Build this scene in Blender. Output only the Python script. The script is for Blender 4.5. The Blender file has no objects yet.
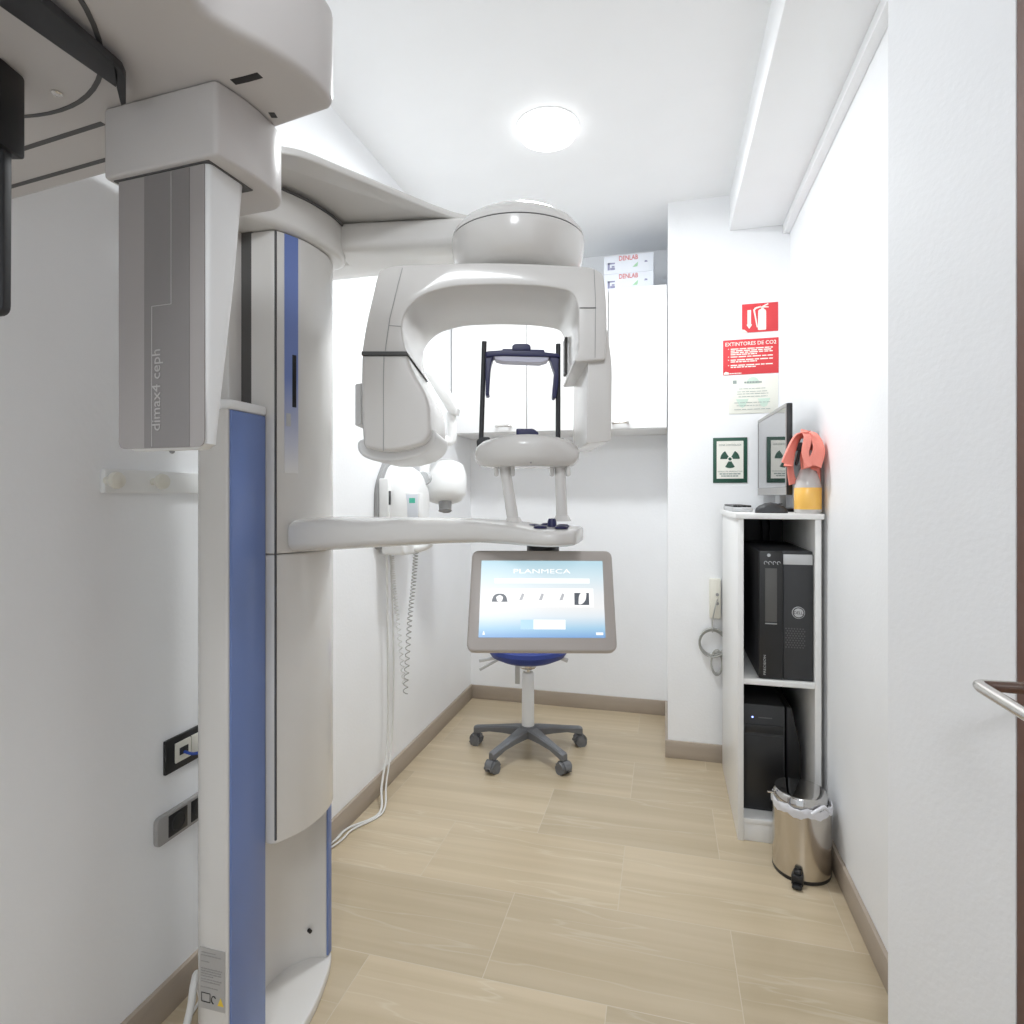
import bpy, bmesh, math, random
from mathutils import Vector, Matrix
random.seed(3)
scene = bpy.context.scene
COL = scene.collection
F, H = 590.0, 1.2
TH = math.atan(153 / 590); S, C = math.sin(TH), math.cos(TH)
FWD, RGT, UP = Vector((-S, C, 0)), Vector((C, S, 0)), Vector((0, 0, 1))
EYE = Vector((0, 0, H))

def ray(u, v): return RGT * ((u - 512) / F) + FWD + UP * ((496 - v) / F)
def at_depth(u, v, Z): return EYE + ray(u, v) * Z
def at_y(u, v, y): r = ray(u, v); return EYE + r * (y / r.y)
def at_x(u, v, x): r = ray(u, v); return EYE + r * (x / r.x)
def at_z(u, v, z): r = ray(u, v); return EYE + r * ((z - H) / r.z)

# ------------------------------------------------------------------ materials
def mat(name, col, rough=0.5, metal=0.0, spec=0.5, coat=0.0, bump=0.0, bscale=60, var=0.03, vscale=6, emit=None, estr=0, alpha=1, trans=0, ior=1.5):
    m = bpy.data.materials.new(name); m.use_nodes = True
    nt = m.node_tree; b = nt.nodes['Principled BSDF']
    b.inputs['Roughness'].default_value = rough; b.inputs['Metallic'].default_value = metal
    b.inputs['Specular IOR Level'].default_value = spec; b.inputs['Coat Weight'].default_value = coat
    b.inputs['IOR'].default_value = ior; b.inputs['Transmission Weight'].default_value = trans
    tc = nt.nodes.new('ShaderNodeTexCoord')
    n = nt.nodes.new('ShaderNodeTexNoise'); n.inputs['Scale'].default_value = vscale; n.inputs['Detail'].default_value = 3
    nt.links.new(tc.outputs['Object'], n.inputs['Vector'])
    r = nt.nodes.new('ShaderNodeValToRGB')
    r.color_ramp.elements[0].position = 0.3; r.color_ramp.elements[1].position = 0.7
    r.color_ramp.elements[0].color = tuple(c * (1 - var) for c in col) + (1,)
    r.color_ramp.elements[1].color = tuple(min(1, c * (1 + var)) for c in col) + (1,)
    nt.links.new(n.outputs['Fac'], r.inputs['Fac']); nt.links.new(r.outputs['Color'], b.inputs['Base Color'])
    if bump:
        n2 = nt.nodes.new('ShaderNodeTexNoise'); n2.inputs['Scale'].default_value = bscale; n2.inputs['Detail'].default_value = 4
        nt.links.new(tc.outputs['Object'], n2.inputs['Vector'])
        bp = nt.nodes.new('ShaderNodeBump'); bp.inputs['Strength'].default_value = bump; bp.inputs['Distance'].default_value = 0.002
        nt.links.new(n2.outputs['Fac'], bp.inputs['Height']); nt.links.new(bp.outputs['Normal'], b.inputs['Normal'])
    if emit:
        b.inputs['Emission Color'].default_value = tuple(emit) + (1,); b.inputs['Emission Strength'].default_value = estr
    return m

M = {}
M['wall'] = mat('wall_paint', (.89, .90, .915), .55, bump=.25, bscale=90, var=.01)
M['ceil'] = mat('ceiling_paint', (.91, .92, .93), .7, bump=.05, var=.008)
M['white'] = mat('white_machine_plastic', (.71, .695, .67), .22, coat=.25, var=.012)
M['white2'] = mat('pale_plastic', (.84, .845, .84), .3, var=.01)
M['greywhite'] = mat('warm_grey_white_plastic', (.60, .575, .56), .35, var=.012)
M['cephgrey'] = mat('ceph_panel_grey', (.36, .335, .325), .4, var=.015)
M['cephband'] = mat('ceph_band_grey', (.235, .22, .215), .4, var=.015)
M['cephline'] = mat('ceph_line', (.46, .44, .43), .4, var=.01)
M['blue'] = mat('periwinkle_blue', (.15, .225, .49), .35, coat=.2, var=.03)
M['navy'] = mat('navy_plastic', (.014, .015, .078), .4, var=.05)
M['seatblue'] = mat('blue_vinyl', (.022, .045, .24), .45, bump=.1, bscale=200, var=.06)
M['black'] = mat('black_plastic', (.012, .012, .013), .35, var=.1)
M['charcoal'] = mat('charcoal_plastic', (.03, .031, .034), .5, var=.08)
M['darkstrip'] = mat('dark_recess', (.09, .088, .085), .5, var=.05)
M['seam'] = mat('seam_dark', (.10, .10, .10), .6, var=.03)
M['seamlight'] = mat('seam_grey', (.33, .33, .33), .5, var=.03)
M['caster'] = mat('grey_nylon', (.16, .165, .175), .5, var=.05)
M['lilac'] = mat('lilac_plastic', (.60, .60, .72), .35, var=.02)
M['steel'] = mat('brushed_steel', (.62, .58, .53), .2, metal=1, var=.03)
M['mirror'] = mat('polished_steel', (.60, .59, .58), .06, metal=1, var=.02)
M['chrome'] = mat('satin_chrome', (.72, .70, .67), .25, metal=1, var=.02)
M['silver'] = mat('silver_plastic', (.55, .56, .57), .35, metal=.3, var=.02)
M['laminate'] = mat('white_laminate', (.82, .82, .81), .3, var=.012)
M['gloss'] = mat('white_gloss_laminate', (.9, .9, .9), .12, coat=.3, var=.006)
M['card'] = mat('white_card', (.76, .79, .85), .6, var=.02)
M['red'] = mat('sign_red', (.72, .05, .06), .4, var=.03)
M['ink'] = mat('red_ink', (.6, .08, .07), .6)
M['signwhite'] = mat('sign_cream', (.88, .87, .80), .45, var=.01)
M['paper'] = mat('cream_paper', (.84, .84, .76), .7, var=.015)
M['papergreen'] = mat('pale_green_print', (.60, .74, .64), .7)
M['greyink'] = mat('grey_ink', (.33, .38, .36), .7)
M['green'] = mat('dark_green_print', (.02, .085, .055), .4, var=.05)
M['bluegrey'] = mat('blue_grey_print', (.28, .28, .42), .6)
M['lightgreen'] = mat('leaf_green_print', (.35, .60, .38), .6)
M['pink'] = mat('coral_cloth', (.86, .30, .24), .9, bump=.5, bscale=300, var=.08)
M['orange'] = mat('orange_liquid', (.95, .55, .12), .25, coat=.3, var=.06)
M['bottle'] = mat('clear_bottle', (.82, .80, .78), .15, trans=.35, var=.01)
M['screenoff'] = mat('glossy_dark_screen', (.03, .03, .034), .03, coat=1, ior=2.2)
M['bag'] = mat('liner_plastic', (.80, .80, .84), .35, trans=.15, var=.03)
M['cable'] = mat('white_cable', (.74, .74, .72), .45)
M['greycable'] = mat('grey_cable', (.42, .42, .40), .45)
M['bluecable'] = mat('blue_cable', (.03, .08, .40), .4)
M['board'] = mat('beige_board', (.55, .53, .50), .5, var=.03)
M['beige'] = mat('ivory_plastic', (.76, .74, .66), .35)
M['bezel'] = mat('taupe_bezel', (.46, .42, .39), .4, var=.012)
M['lcd'] = mat('green_lcd', (.05, .35, .25), .3, emit=(.05, .35, .25), estr=.3)
M['glow'] = mat('lamp_diffuser', (.9, .9, .9), .4, emit=(.97, .99, 1), estr=1.5)
M['bluelight'] = mat('power_light', (.2, .3, .9), .3, emit=(.3, .4, 1), estr=2)
M['yellow'] = mat('warning_yellow', (.80, .58, .06), .5)
M['label'] = mat('rating_label_grey', (.43, .42, .41), .45)
M['socketgrey'] = mat('socket_grey', (.33, .32, .31), .4)

def stone(name, tiles=True, tint=1.0):
    m = bpy.data.materials.new(name); m.use_nodes = True
    nt = m.node_tree; b = nt.nodes['Principled BSDF']; L = nt.links.new
    geo = nt.nodes.new('ShaderNodeTexCoord')
    mp = nt.nodes.new('ShaderNodeMapping'); L(geo.outputs['Object'], mp.inputs['Vector'])
    if tiles:
        mp.inputs['Location'].default_value = (.44 + .615 * 4.5, -1.402 + .3275 * 8, 0)
        br = nt.nodes.new('ShaderNodeTexBrick'); L(mp.outputs['Vector'], br.inputs['Vector'])
        br.inputs['Scale'].default_value = 1; br.inputs['Brick Width'].default_value = .615; br.inputs['Row Height'].default_value = .3275
        br.inputs['Mortar Size'].default_value = .0011; br.inputs['Mortar Smooth'].default_value = .1; br.offset = .5
        br.inputs['Color1'].default_value = (0, 0, 0, 1); br.inputs['Color2'].default_value = (1, 1, 1, 1); br.inputs['Mortar'].default_value = (.5, .5, .5, 1)
        sep = nt.nodes.new('ShaderNodeSeparateColor'); L(br.outputs['Color'], sep.inputs['Color'])
        addv = nt.nodes.new('ShaderNodeVectorMath'); addv.operation = 'MULTIPLY_ADD'
        L(sep.outputs['Red'], addv.inputs[0]); addv.inputs[1].default_value = (3, 7, 5); L(geo.outputs['Object'], addv.inputs[2])
        src = addv.outputs[0]
    else: src = geo.outputs['Object']
    st = nt.nodes.new('ShaderNodeMapping'); L(src, st.inputs['Vector'])
    st.inputs['Scale'].default_value = (.55, 13, 13) if tiles else (2.2, 2.2, 14)
    st.inputs['Rotation'].default_value = (0, 0, .03)
    n1 = nt.nodes.new('ShaderNodeTexNoise'); L(st.outputs['Vector'], n1.inputs['Vector'])
    n1.inputs['Scale'].default_value = 1.6; n1.inputs['Detail'].default_value = 6; n1.inputs['Distortion'].default_value = .35
    rp = nt.nodes.new('ShaderNodeValToRGB'); L(n1.outputs['Fac'], rp.inputs['Fac'])
    cr = rp.color_ramp; t = tint
    cr.elements[0].position = .25; cr.elements[0].color = ((.475, .385, .255, 1) if tiles else (.37, .31, .25, 1))
    cr.elements[1].position = .70; cr.elements[1].color = ((.575, .475, .335, 1) if tiles else (.43, .365, .30, 1))
    e = cr.elements.new(.80); e.color = ((.67, .58, .44, 1) if tiles else (.47, .41, .34, 1))
    out = rp.outputs['Color']
    if tiles:
        # light veins
        wv = nt.nodes.new('ShaderNodeMapping'); L(src, wv.inputs['Vector']); wv.inputs['Scale'].default_value = (.5, 6, 6)
        n2 = nt.nodes.new('ShaderNodeTexNoise'); L(wv.outputs['Vector'], n2.inputs['Vector'])
        n2.inputs['Scale'].default_value = 1.3; n2.inputs['Detail'].default_value = 4; n2.inputs['Distortion'].default_value = .15
        r2 = nt.nodes.new('ShaderNodeValToRGB'); L(n2.outputs['Fac'], r2.inputs['Fac'])
        r2.color_ramp.elements[0].position = .490; r2.color_ramp.elements[0].color = (0, 0, 0, 1)
        r2.color_ramp.elements[1].position = .50; r2.color_ramp.elements[1].color = (1, 1, 1, 1)
        e = r2.color_ramp.elements.new(.51); e.color = (0, 0, 0, 1)
        mx = nt.nodes.new('ShaderNodeMix'); mx.data_type = 'RGBA'
        mu = nt.nodes.new('ShaderNodeMath'); mu.operation = 'MULTIPLY'; mu.inputs[1].default_value = .38
        L(r2.outputs['Color'], mu.inputs[0]); L(mu.outputs[0], mx.inputs['Factor'])
        L(out, mx.inputs['A']); mx.inputs['B'].default_value = (.66, .60, .48, 1)
        # per tile tone
        tn = nt.nodes.new('ShaderNodeMix'); tn.data_type = 'RGBA'; tn.blend_type = 'MULTIPLY'
        tr = nt.nodes.new('ShaderNodeValToRGB'); L(sep.outputs['Red'], tr.inputs['Fac'])
        tr.color_ramp.elements[0].color = (.88, .88, .88, 1); tr.color_ramp.elements[1].color = (1.06, 1.06, 1.06, 1)
        tn.inputs['Factor'].default_value = 1; L(mx.outputs['Result'], tn.inputs['A']); L(tr.outputs['Color'], tn.inputs['B'])
        gm = nt.nodes.new('ShaderNodeMix'); gm.data_type = 'RGBA'; L(br.outputs['Fac'], gm.inputs['Factor'])
        L(tn.outputs['Result'], gm.inputs['A']); gm.inputs['B'].default_value = (.58, .51, .40, 1)
        out = gm.outputs['Result']
    L(out, b.inputs['Base Color'])
    b.inputs['Roughness'].default_value = .28 if tiles else .4
    return m
M['floor'] = stone('striped_stone_tiles')
M['skirting'] = stone('skirting_stone', False, .74)

def wood(name, c1, c2):
    m = bpy.data.materials.new(name); m.use_nodes = True
    nt = m.node_tree; b = nt.nodes['Principled BSDF']; L = nt.links.new
    tc = nt.nodes.new('ShaderNodeTexCoord'); mp = nt.nodes.new('ShaderNodeMapping'); mp.inputs['Scale'].default_value = (8, 8, .6)
    L(tc.outputs['Object'], mp.inputs['Vector'])
    n = nt.nodes.new('ShaderNodeTexNoise'); n.inputs['Scale'].default_value = 4; n.inputs['Detail'].default_value = 5
    L(mp.outputs['Vector'], n.inputs['Vector'])
    r = nt.nodes.new('ShaderNodeValToRGB'); r.color_ramp.elements[0].color = c1 + (1,); r.color_ramp.elements[1].color = c2 + (1,)
    L(n.outputs['Fac'], r.inputs['Fac']); L(r.outputs['Color'], b.inputs['Base Color']); b.inputs['Roughness'].default_value = .55
    return m
M['doorwood'] = wood('brown_door_wood', (.075, .026, .012), (.14, .052, .026))

def axis_ramp(name, axis, stops, emit=0.0, rough=.3):
    """colour printed / displayed along one generated axis"""
    m = bpy.data.materials.new(name); m.use_nodes = True
    nt = m.node_tree; b = nt.nodes['Principled BSDF']; L = nt.links.new
    tc = nt.nodes.new('ShaderNodeTexCoord'); sp = nt.nodes.new('ShaderNodeSeparateXYZ')
    L(tc.outputs['Generated'], sp.inputs['Vector'])
    r = nt.nodes.new('ShaderNodeValToRGB'); cr = r.color_ramp
    cr.elements[0].position = stops[0][0]; cr.elements[0].color = stops[0][1] + (1,)
    cr.elements[1].position = stops[-1][0]; cr.elements[1].color = stops[-1][1] + (1,)
    for p, c in stops[1:-1]: cr.elements.new(p).color = c + (1,)
    L(sp.outputs[axis], r.inputs['Fac'])
    if emit:
        b.inputs['Base Color'].default_value = (.02, .02, .02, 1)
        L(r.outputs['Color'], b.inputs['Emission Color']); b.inputs['Emission Strength'].default_value = emit
    else: L(r.outputs['Color'], b.inputs['Base Color'])
    b.inputs['Roughness'].default_value = rough
    return m
M['stripefade'] = axis_ramp('blue_print_fading_to_white', 2, [(0, (.80, .79, .775)), (.12, (.60, .62, .72)), (.4, (.20, .27, .56)), (1, (.13, .20, .50))])
M['display'] = axis_ramp('touch_display', 2, [(0, (.20, .42, .80)), (.12, (.42, .70, .92)), (.27, (.86, .94, 1)), (.38, (1, 1, 1)), (.55, (.95, .98, 1)), (.8, (.72, .90, .98)), (1, (.52, .78, .90))], emit=.51)
def screen_col(name, c, s=1.0): return mat(name, (.02, .02, .02), .3, emit=c, estr=s)
M['dispwhite'] = screen_col('display_white', (1, 1, 1), .66)
M['dispdark'] = screen_col('display_dark', (.05, .06, .08), .6)
M['dispgrey'] = screen_col('display_grey', (.45, .46, .48), .6)
M['dispblue'] = screen_col('display_blue', (.45, .70, .88), .6)

# ------------------------------------------------------------------ builders
WM = {}
class MB:
    def __init__(self): self.bm = bmesh.new()
    def _add(self, b2, bevel=0, seg=3, clamp=True, angle=30):
        if bevel:
            es = [e for e in b2.edges if len(e.link_faces) == 2 and e.calc_face_angle(0) > math.radians(angle)]
            bmesh.ops.bevel(b2, geom=es, offset=bevel, segments=seg, profile=.5, affect='EDGES', clamp_overlap=clamp)
        me = bpy.data.meshes.new('t'); b2.to_mesh(me); b2.free(); self.bm.from_mesh(me); bpy.data.meshes.remove(me)
        return self
    def box(self, lo, hi, bevel=0, seg=2, mtx=None):
        b = bmesh.new(); bmesh.ops.create_cube(b, size=1)
        lo, hi = Vector(lo), Vector(hi); c = (lo + hi) / 2; d = hi - lo
        for v in b.verts: v.co = Vector((c.x + v.co.x * d.x, c.y + v.co.y * d.y, c.z + v.co.z * d.z))
        if mtx: b.transform(mtx)
        return self._add(b, bevel, seg)
    def prism(self, pts, ext, bevel=0, seg=3, angle=30):
        """pts: list of 3d points (planar), ext: extrusion vector"""
        b = bmesh.new(); ext = Vector(ext); n = len(pts)
        A = [b.verts.new(Vector(p)) for p in pts]; B = [b.verts.new(Vector(p) + ext) for p in pts]
        b.faces.new(A[::-1]); b.faces.new(B)
        for i in range(n): b.faces.new((A[i], A[(i + 1) % n], B[(i + 1) % n], B[i]))
        bmesh.ops.recalc_face_normals(b, faces=b.faces)
        if bevel:
            capv = [e for e in b.edges if any(len(f.verts) == n and n > 4 for f in e.link_faces)] if n > 4 else list(b.edges)
            bmesh.ops.bevel(b, geom=capv, offset=bevel, segments=seg, profile=.5, affect='EDGES', clamp_overlap=True)
        return self._add(b)
    def cyl(self, p, q, r, r2=None, n=24, bevel=0):
        p, q = Vector(p), Vector(q); d = q - p; r2 = r if r2 is None else r2
        b = bmesh.new()
        bmesh.ops.create_cone(b, cap_ends=True, segments=n, radius1=r, radius2=r2, depth=d.length)
        b.transform(Matrix.Translation((p + q) / 2) @ d.to_track_quat('Z', 'Y').to_matrix().to_4x4())
        return self._add(b, bevel, 2)
    def sphere(self, c, r, sc=(1, 1, 1), rot=None, n=24):
        b = bmesh.new(); bmesh.ops.create_uvsphere(b, u_segments=n, v_segments=n // 2, radius=r)
        mt = Matrix.Translation(Vector(c)) @ (rot.to_4x4() if rot else Matrix()) @ Matrix.Diagonal((*sc, 1))
        b.transform(mt); return self._add(b)
    def lathe(self, prof, c, n=48, sx=1, sy=1, axis=None, fn=None):
        b = bmesh.new(); rings = []
        for r, z in prof:
            if r < 1e-6: rings.append([b.verts.new((0, 0, z))])
            else: rings.append([b.verts.new((r * sx * math.cos(2 * math.pi * i / n), r * sy * math.sin(2 * math.pi * i / n), z)) for i in range(n)])
        for a, c2 in zip(rings, rings[1:]):
            for i in range(n):
                j = (i + 1) % n
                if len(a) == 1 and len(c2) == 1: continue
                if len(a) == 1: b.faces.new((a[0], c2[j], c2[i]))
                elif len(c2) == 1: b.faces.new((a[i], a[j], c2[0]))
                else: b.faces.new((a[i], a[j], c2[j], c2[i]))
        if len(rings[0]) > 1 and (prof[0] != prof[-1]): b.faces.new(rings[0][::-1])
        if len(rings[-1]) > 1 and (prof[0] != prof[-1]): b.faces.new(rings[-1])
        if fn:
            for v in b.verts: v.co = fn(v.co)
        q = Vector(axis).to_track_quat('Z', 'Y').to_matrix().to_4x4() if axis else Matrix()
        b.transform(Matrix.Translation(Vector(c)) @ q)
        bmesh.ops.recalc_face_normals(b, faces=b.faces)
        return self._add(b)
    def loft(self, rings, cap=True):
        b = bmesh.new(); R = [[b.verts.new(Vector(p)) for p in r] for r in rings]; n = len(R[0])
        for a, c in zip(R, R[1:]):
            for i in range(n):
                j = (i + 1) % n; b.faces.new((a[i], a[j], c[j], c[i]))
        if cap: b.faces.new(R[0][::-1]); b.faces.new(R[-1])
        bmesh.ops.recalc_face_normals(b, faces=b.faces)
        return self._add(b)
    def tube(self, pts, r, n=10, smooth=6, closed=False):
        P = cr_spline([Vector(p) for p in pts], smooth, closed) if smooth else [Vector(p) for p in pts]
        rings = []; prev = None
        for i, p in enumerate(P):
            a = P[(i - 1) % len(P)] if closed else P[max(0, i - 1)]; c = P[(i + 1) % len(P)] if closed else P[min(len(P) - 1, i + 1)]
            t = (c - a).normalized()
            if prev is None:
                u = t.orthogonal().normalized()
            else:
                u = prev - t * prev.dot(t)
                u = t.orthogonal().normalized() if u.length < 1e-5 else u.normalized()
            prev = u; w = t.cross(u)
            rr = r[min(len(r) - 1, int(i * len(r) / len(P)))] if isinstance(r, (list, tuple)) else r
            rings.append([p + (u * math.cos(2 * math.pi * k / n) + w * math.sin(2 * math.pi * k / n)) * rr for k in range(n)])
        if closed: rings.append(rings[0])
        return self.loft(rings, cap=not closed)
    def quad(self, pts, th, nrm):
        """thin flat plate: polygon with thickness th along nrm"""
        return self.prism(pts, Vector(nrm) * th)
    def build(self, name, m, parent=None, smooth=True, origin=None):
        bm = self.bm
        bmesh.ops.remove_doubles(bm, verts=bm.verts, dist=1e-6)
        for f in bm.faces: f.smooth = smooth
        for e in bm.edges:
            if len(e.link_faces) == 2: e.smooth = e.calc_face_angle(0) < math.radians(38)
        if parent is None:
            if origin is None:
                xs = [v.co.x for v in bm.verts]; ys = [v.co.y for v in bm.verts]; zs = [v.co.z for v in bm.verts]
                origin = Vector(((min(xs) + max(xs)) / 2, (min(ys) + max(ys)) / 2, min(zs)))
            W = Matrix.Translation(Vector(origin))
        else: W = WM[parent]
        bm.transform(W.inverted())
        me = bpy.data.meshes.new(name); bm.to_mesh(me); bm.free()
        o = bpy.data.objects.new(name, me); COL.objects.link(o)
        me.materials.append(M[m] if isinstance(m, str) else m)
        WM[o] = W
        if parent is None: o.matrix_world = W
        else: o.parent = parent
        return o

def cr_spline(P, k, closed=False):
    out = []; n = len(P); segs = n if closed else n - 1
    for i in range(segs):
        p0 = P[(i - 1) % n] if (closed or i > 0) else P[0] * 2 - P[1]
        p1, p2 = P[i], P[(i + 1) % n]
        p3 = P[(i + 2) % n] if (closed or i + 2 < n) else P[-1] * 2 - P[-2]
        for j in range(k):
            t = j / k
            out.append(.5 * ((2 * p1) + (p2 - p0) * t + (2 * p0 - 5 * p1 + 4 * p2 - p3) * t * t + (3 * p1 - p0 - 3 * p2 + p3) * t ** 3))
    if not closed: out.append(P[-1])
    return out

def fillet(poly, k=5):
    """poly: (x, y) or (x, y, r) -> 2d outline with rounded corners"""
    out = []; n = len(poly)
    for i, p in enumerate(poly):
        r = p[2] if len(p) > 2 else 0
        P = Vector(p[:2]); A = Vector(poly[i - 1][:2]); B = Vector(poly[(i + 1) % n][:2])
        if r <= 0: out.append(P); continue
        la, lb = (A - P).length, (B - P).length
        r = min(r, la * .49, lb * .49)
        a = P + (A - P).normalized() * r; b = P + (B - P).normalized() * r
        for j in range(k + 1):
            t = j / k; out.append(a * (1 - t) ** 2 + P * 2 * t * (1 - t) + b * t * t)
    return out

def superring(cy, cz, hy, hz, x, n=28, e=.45):
    r = []
    for i in range(n):
        a = 2 * math.pi * i / n; c, s = math.cos(a), math.sin(a)
        r.append(Vector((x, cy + hy * math.copysign(abs(c) ** e, c), cz + hz * math.copysign(abs(s) ** e, s))))
    return r

def thing(name, label, cat, loc, rotz=0, group=None):
    o = bpy.data.objects.new(name, None); COL.objects.link(o); o.empty_display_size = .05
    W = Matrix.Translation(Vector(loc)) @ Matrix.Rotation(rotz, 4, 'Z'); o.matrix_world = W; WM[o] = W
    tag(o, label, cat, group); return o
def tag(o, label=None, cat=None, group=None, kind=None):
    if label: o['label'] = label
    if cat: o['category'] = cat
    if group: o['group'] = group
    if kind: o['kind'] = kind
    return o
def struct(name, mb, m, label=None):
    o = mb.build(name, m, origin=(0, 0, 0)); o['kind'] = 'structure'; o['label'] = label or name.replace('_', ' '); o['category'] = name.split('_')[0]
    return o

def text_bm(mb, txt, origin, right, up, height=None, width=None, th=.0006, center=True, bold=0.0):
    """add lettering: baseline centre (or left) at origin"""
    cu = bpy.data.curves.new('t', 'FONT'); cu.body = txt; cu.size = 1; cu.extrude = 0; cu.offset = bold; cu.resolution_u = 3
    ob = bpy.data.objects.new('t', cu); COL.objects.link(ob)
    dg = bpy.context.evaluated_depsgraph_get(); dg.update()
    me = bpy.data.meshes.new_from_object(ob.evaluated_get(dg))
    bpy.data.objects.remove(ob); bpy.data.curves.remove(cu)
    xs = [v.co.x for v in me.vertices]; ys = [v.co.y for v in me.vertices]
    w = max(xs) - min(xs); h = .72
    sy = (height / h) if height else width / w
    sx = (width / w) if width else sy
    if not height: sy = sx
    right, up = Vector(right).normalized(), Vector(up).normalized(); nr = right.cross(up)
    x0 = min(xs) + (w / 2 if center else 0)
    b = bmesh.new(); b.from_mesh(me); bpy.data.meshes.remove(me)
    for v in b.verts: v.co = Vector(origin) + right * ((v.co.x - x0) * sx) + up * (v.co.y * sy) + nr * .0001
    r = bmesh.ops.extrude_face_region(b, geom=list(b.faces))
    for g in r['geom']:
        if isinstance(g, bmesh.types.BMVert): g.co += nr * th
    bmesh.ops.recalc_face_normals(b, faces=b.faces)
    return mb._add(b)

def word_bars(mb, origin, right, up, width, height, th=.0005, seed=0):
    """line of unreadably small print, as word-long strokes"""
    rnd = random.Random(seed); x = 0; right, up = Vector(right).normalized(), Vector(up).normalized(); nr = right.cross(up)
    while x < width * .97:
        w = min(rnd.uniform(.08, .2) * width, width - x)
        a = Vector(origin) + right * x + nr * .0001
        mb.prism([a, a + right * w, a + right * w + up * height, a + up * height], nr * th); x += w + width * .025

# ------------------------------------------------------------------ the room
XL, XR, YB, YP, ZC, XP = -1.12, .530, 3.34, 2.81, 2.55, .013
YN = 1.33   # the right wall steps in nearer than this
XN = .44
struct('floor', MB().box((-1.3, -1.2, -.06), (1.2, 3.5, 0)), 'floor')
struct('ceiling', MB().box((-1.3, -1.2, ZC), (1.2, 3.5, ZC + .06)), 'ceil')
struct('wall_left', MB().box((XL - .1, -1.2, 0), (XL, 3.5, ZC)), 'wall')
struct('wall_back', MB().box((XL, YB, 0), (XR + .1, YB + .1, ZC)), 'wall')
struct('wall_pillar', MB().box((XP, YP, 0), (XR, YB, ZC)), 'wall')
struct('wall_right', MB().box((XR, YN - .15, 0), (XR + .1, YB, ZC)), 'wall')
struct('wall_front', MB().prism([(XN - .0085, 1.33, 0), (.547, 1.125, 0), (.70, 1.125, 0), (.70, 1.40, 0), (XR, 1.40, 0), (XR - .03, 1.33, 0)], (0, 0, ZC)), 'wall')
struct('trim_1', MB().box((.28, YN - .4, 2.39), (XR, YP, ZC), .003), 'ceil', 'white boxed beam along the right of the ceiling')
struct('trim_2', MB().box((XR - .03, YN - .0, 2.352), (XR, YP, 2.39), .002), 'ceil', 'narrow white ledge under the boxed beam')
bh, bt = .08, .012
struct('baseboard_left', MB().box((XL, -1.2, 0), (XL + bt, YB, bh), .002), 'skirting')
struct('baseboard_back', MB().box((XL + bt, YB - bt, 0), (XP - .0, YB, bh), .002), 'skirting')
struct('baseboard_pillar', MB().box((XP - bt, YP - bt, 0), (XR - bt, YP, bh), .002).box((XP - bt, YP, 0), (XP, YB - bt, bh), .002), 'skirting')
struct('baseboard_right', MB().box((XR - bt, YN, 0), (XR, YP - bt, bh), .002), 'skirting')

struct('wall_entry', MB().box((.5885, -1.2, 0), (.70, 1.125, ZC)), 'wall', 'white wall around the brown door')
d = struct('door_1', MB().box((.5475, .21, .005), (.588, 1.123, 2.12), .002), 'doorwood', 'dark brown door at the right edge')
hx_, hy_, hz_ = .5475, 1.03, .917
hb = MB(); hb.tube([(hx_, hy_, hz_), (hx_ - .035, hy_, hz_), (hx_ - .086, hy_, hz_), (hx_ - .093, hy_ - .007, hz_), (hx_ - .095, hy_ - .03, hz_), (hx_ - .095, hy_ - .15, hz_)], .0088, 14, 4)
hb.cyl((hx_ - .0001, hy_, hz_), (hx_ - .009, hy_, hz_), .024)
WM[d] = Matrix(); hb.build('door_handle', 'chrome', d)['label'] = 'satin metal lever handle'

# ------------------------------------------------------------------ ceiling light
t = thing('ceiling_light', 'round glowing white lamp on the ceiling', 'ceiling light', (-.415, 2.12, ZC))
MB().lathe([(0, ZC), (.114, ZC), (.114, ZC - .004), (.110, ZC - .005), (0, ZC - .005)], (-.415, 2.12, 0)).build('rim', 'white2', t)
MB().lathe([(.112, ZC - .0048), (.111, ZC - .016), (.10, ZC - .034), (.075, ZC - .048), (.04, ZC - .055), (0, ZC - .057)], (-.415, 2.12, 0)).build('diffuser', 'glow', t)

# ------------------------------------------------------------------ panoramic x-ray machine
xr = thing('panoramic_xray_machine', 'large white dental x-ray machine with blue stripes, C-shaped arm and touch screen', 'x-ray machine', (-.9, 1.2, 0))
def ext_z(pts, z0, z1, bevel=0, seg=3): return MB().prism([(p[0], p[1], z0) for p in pts], (0, 0, z1 - z0), bevel, seg)
XF = -.835
colpts = fillet([(XF, .985, .006), (-.905, .985, .03), (-.945, 1.03, .03), (-1.0, 1.10, .02), (-1.0, 1.34, .03), (XF, 1.355, .006), (XF, 1.335, .003),
                 (-.875, 1.325, .02), (-.912, 1.28, .02), (-.925, 1.215, .03), (-.912, 1.15, .02), (-.875, 1.105, .02), (XF, 1.094, .003)], 4)
colm = ext_z(colpts, .0, 1.372).build('column', 'white', xr)
cap = ext_z(fillet([(XF + .008, .982, .012), (-.91, .982, .03), (-.95, 1.03, .03), (-1.0, 1.10, .02), (-1.0, 1.17), (-.93, 1.17), (-.90, 1.097), (XF + .008, 1.097, .01)], 4), 1.372, 1.392, .006).build('column_cap', 'white2', xr)
MB().box((XF, .990, .012), (XF + .005, 1.0935, 1.371), .0015).build('blue_stripe', 'blue', xr)
MB().box((XF, 1.3355, .03), (XF + .005, 1.353, 1.371), .0015).build('blue_stripe', 'blue', xr)
MB().cyl((-.874, 1.318, .10), (-.866, 1.314, .10), .0045).build('bolt', 'black', xr)
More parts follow.
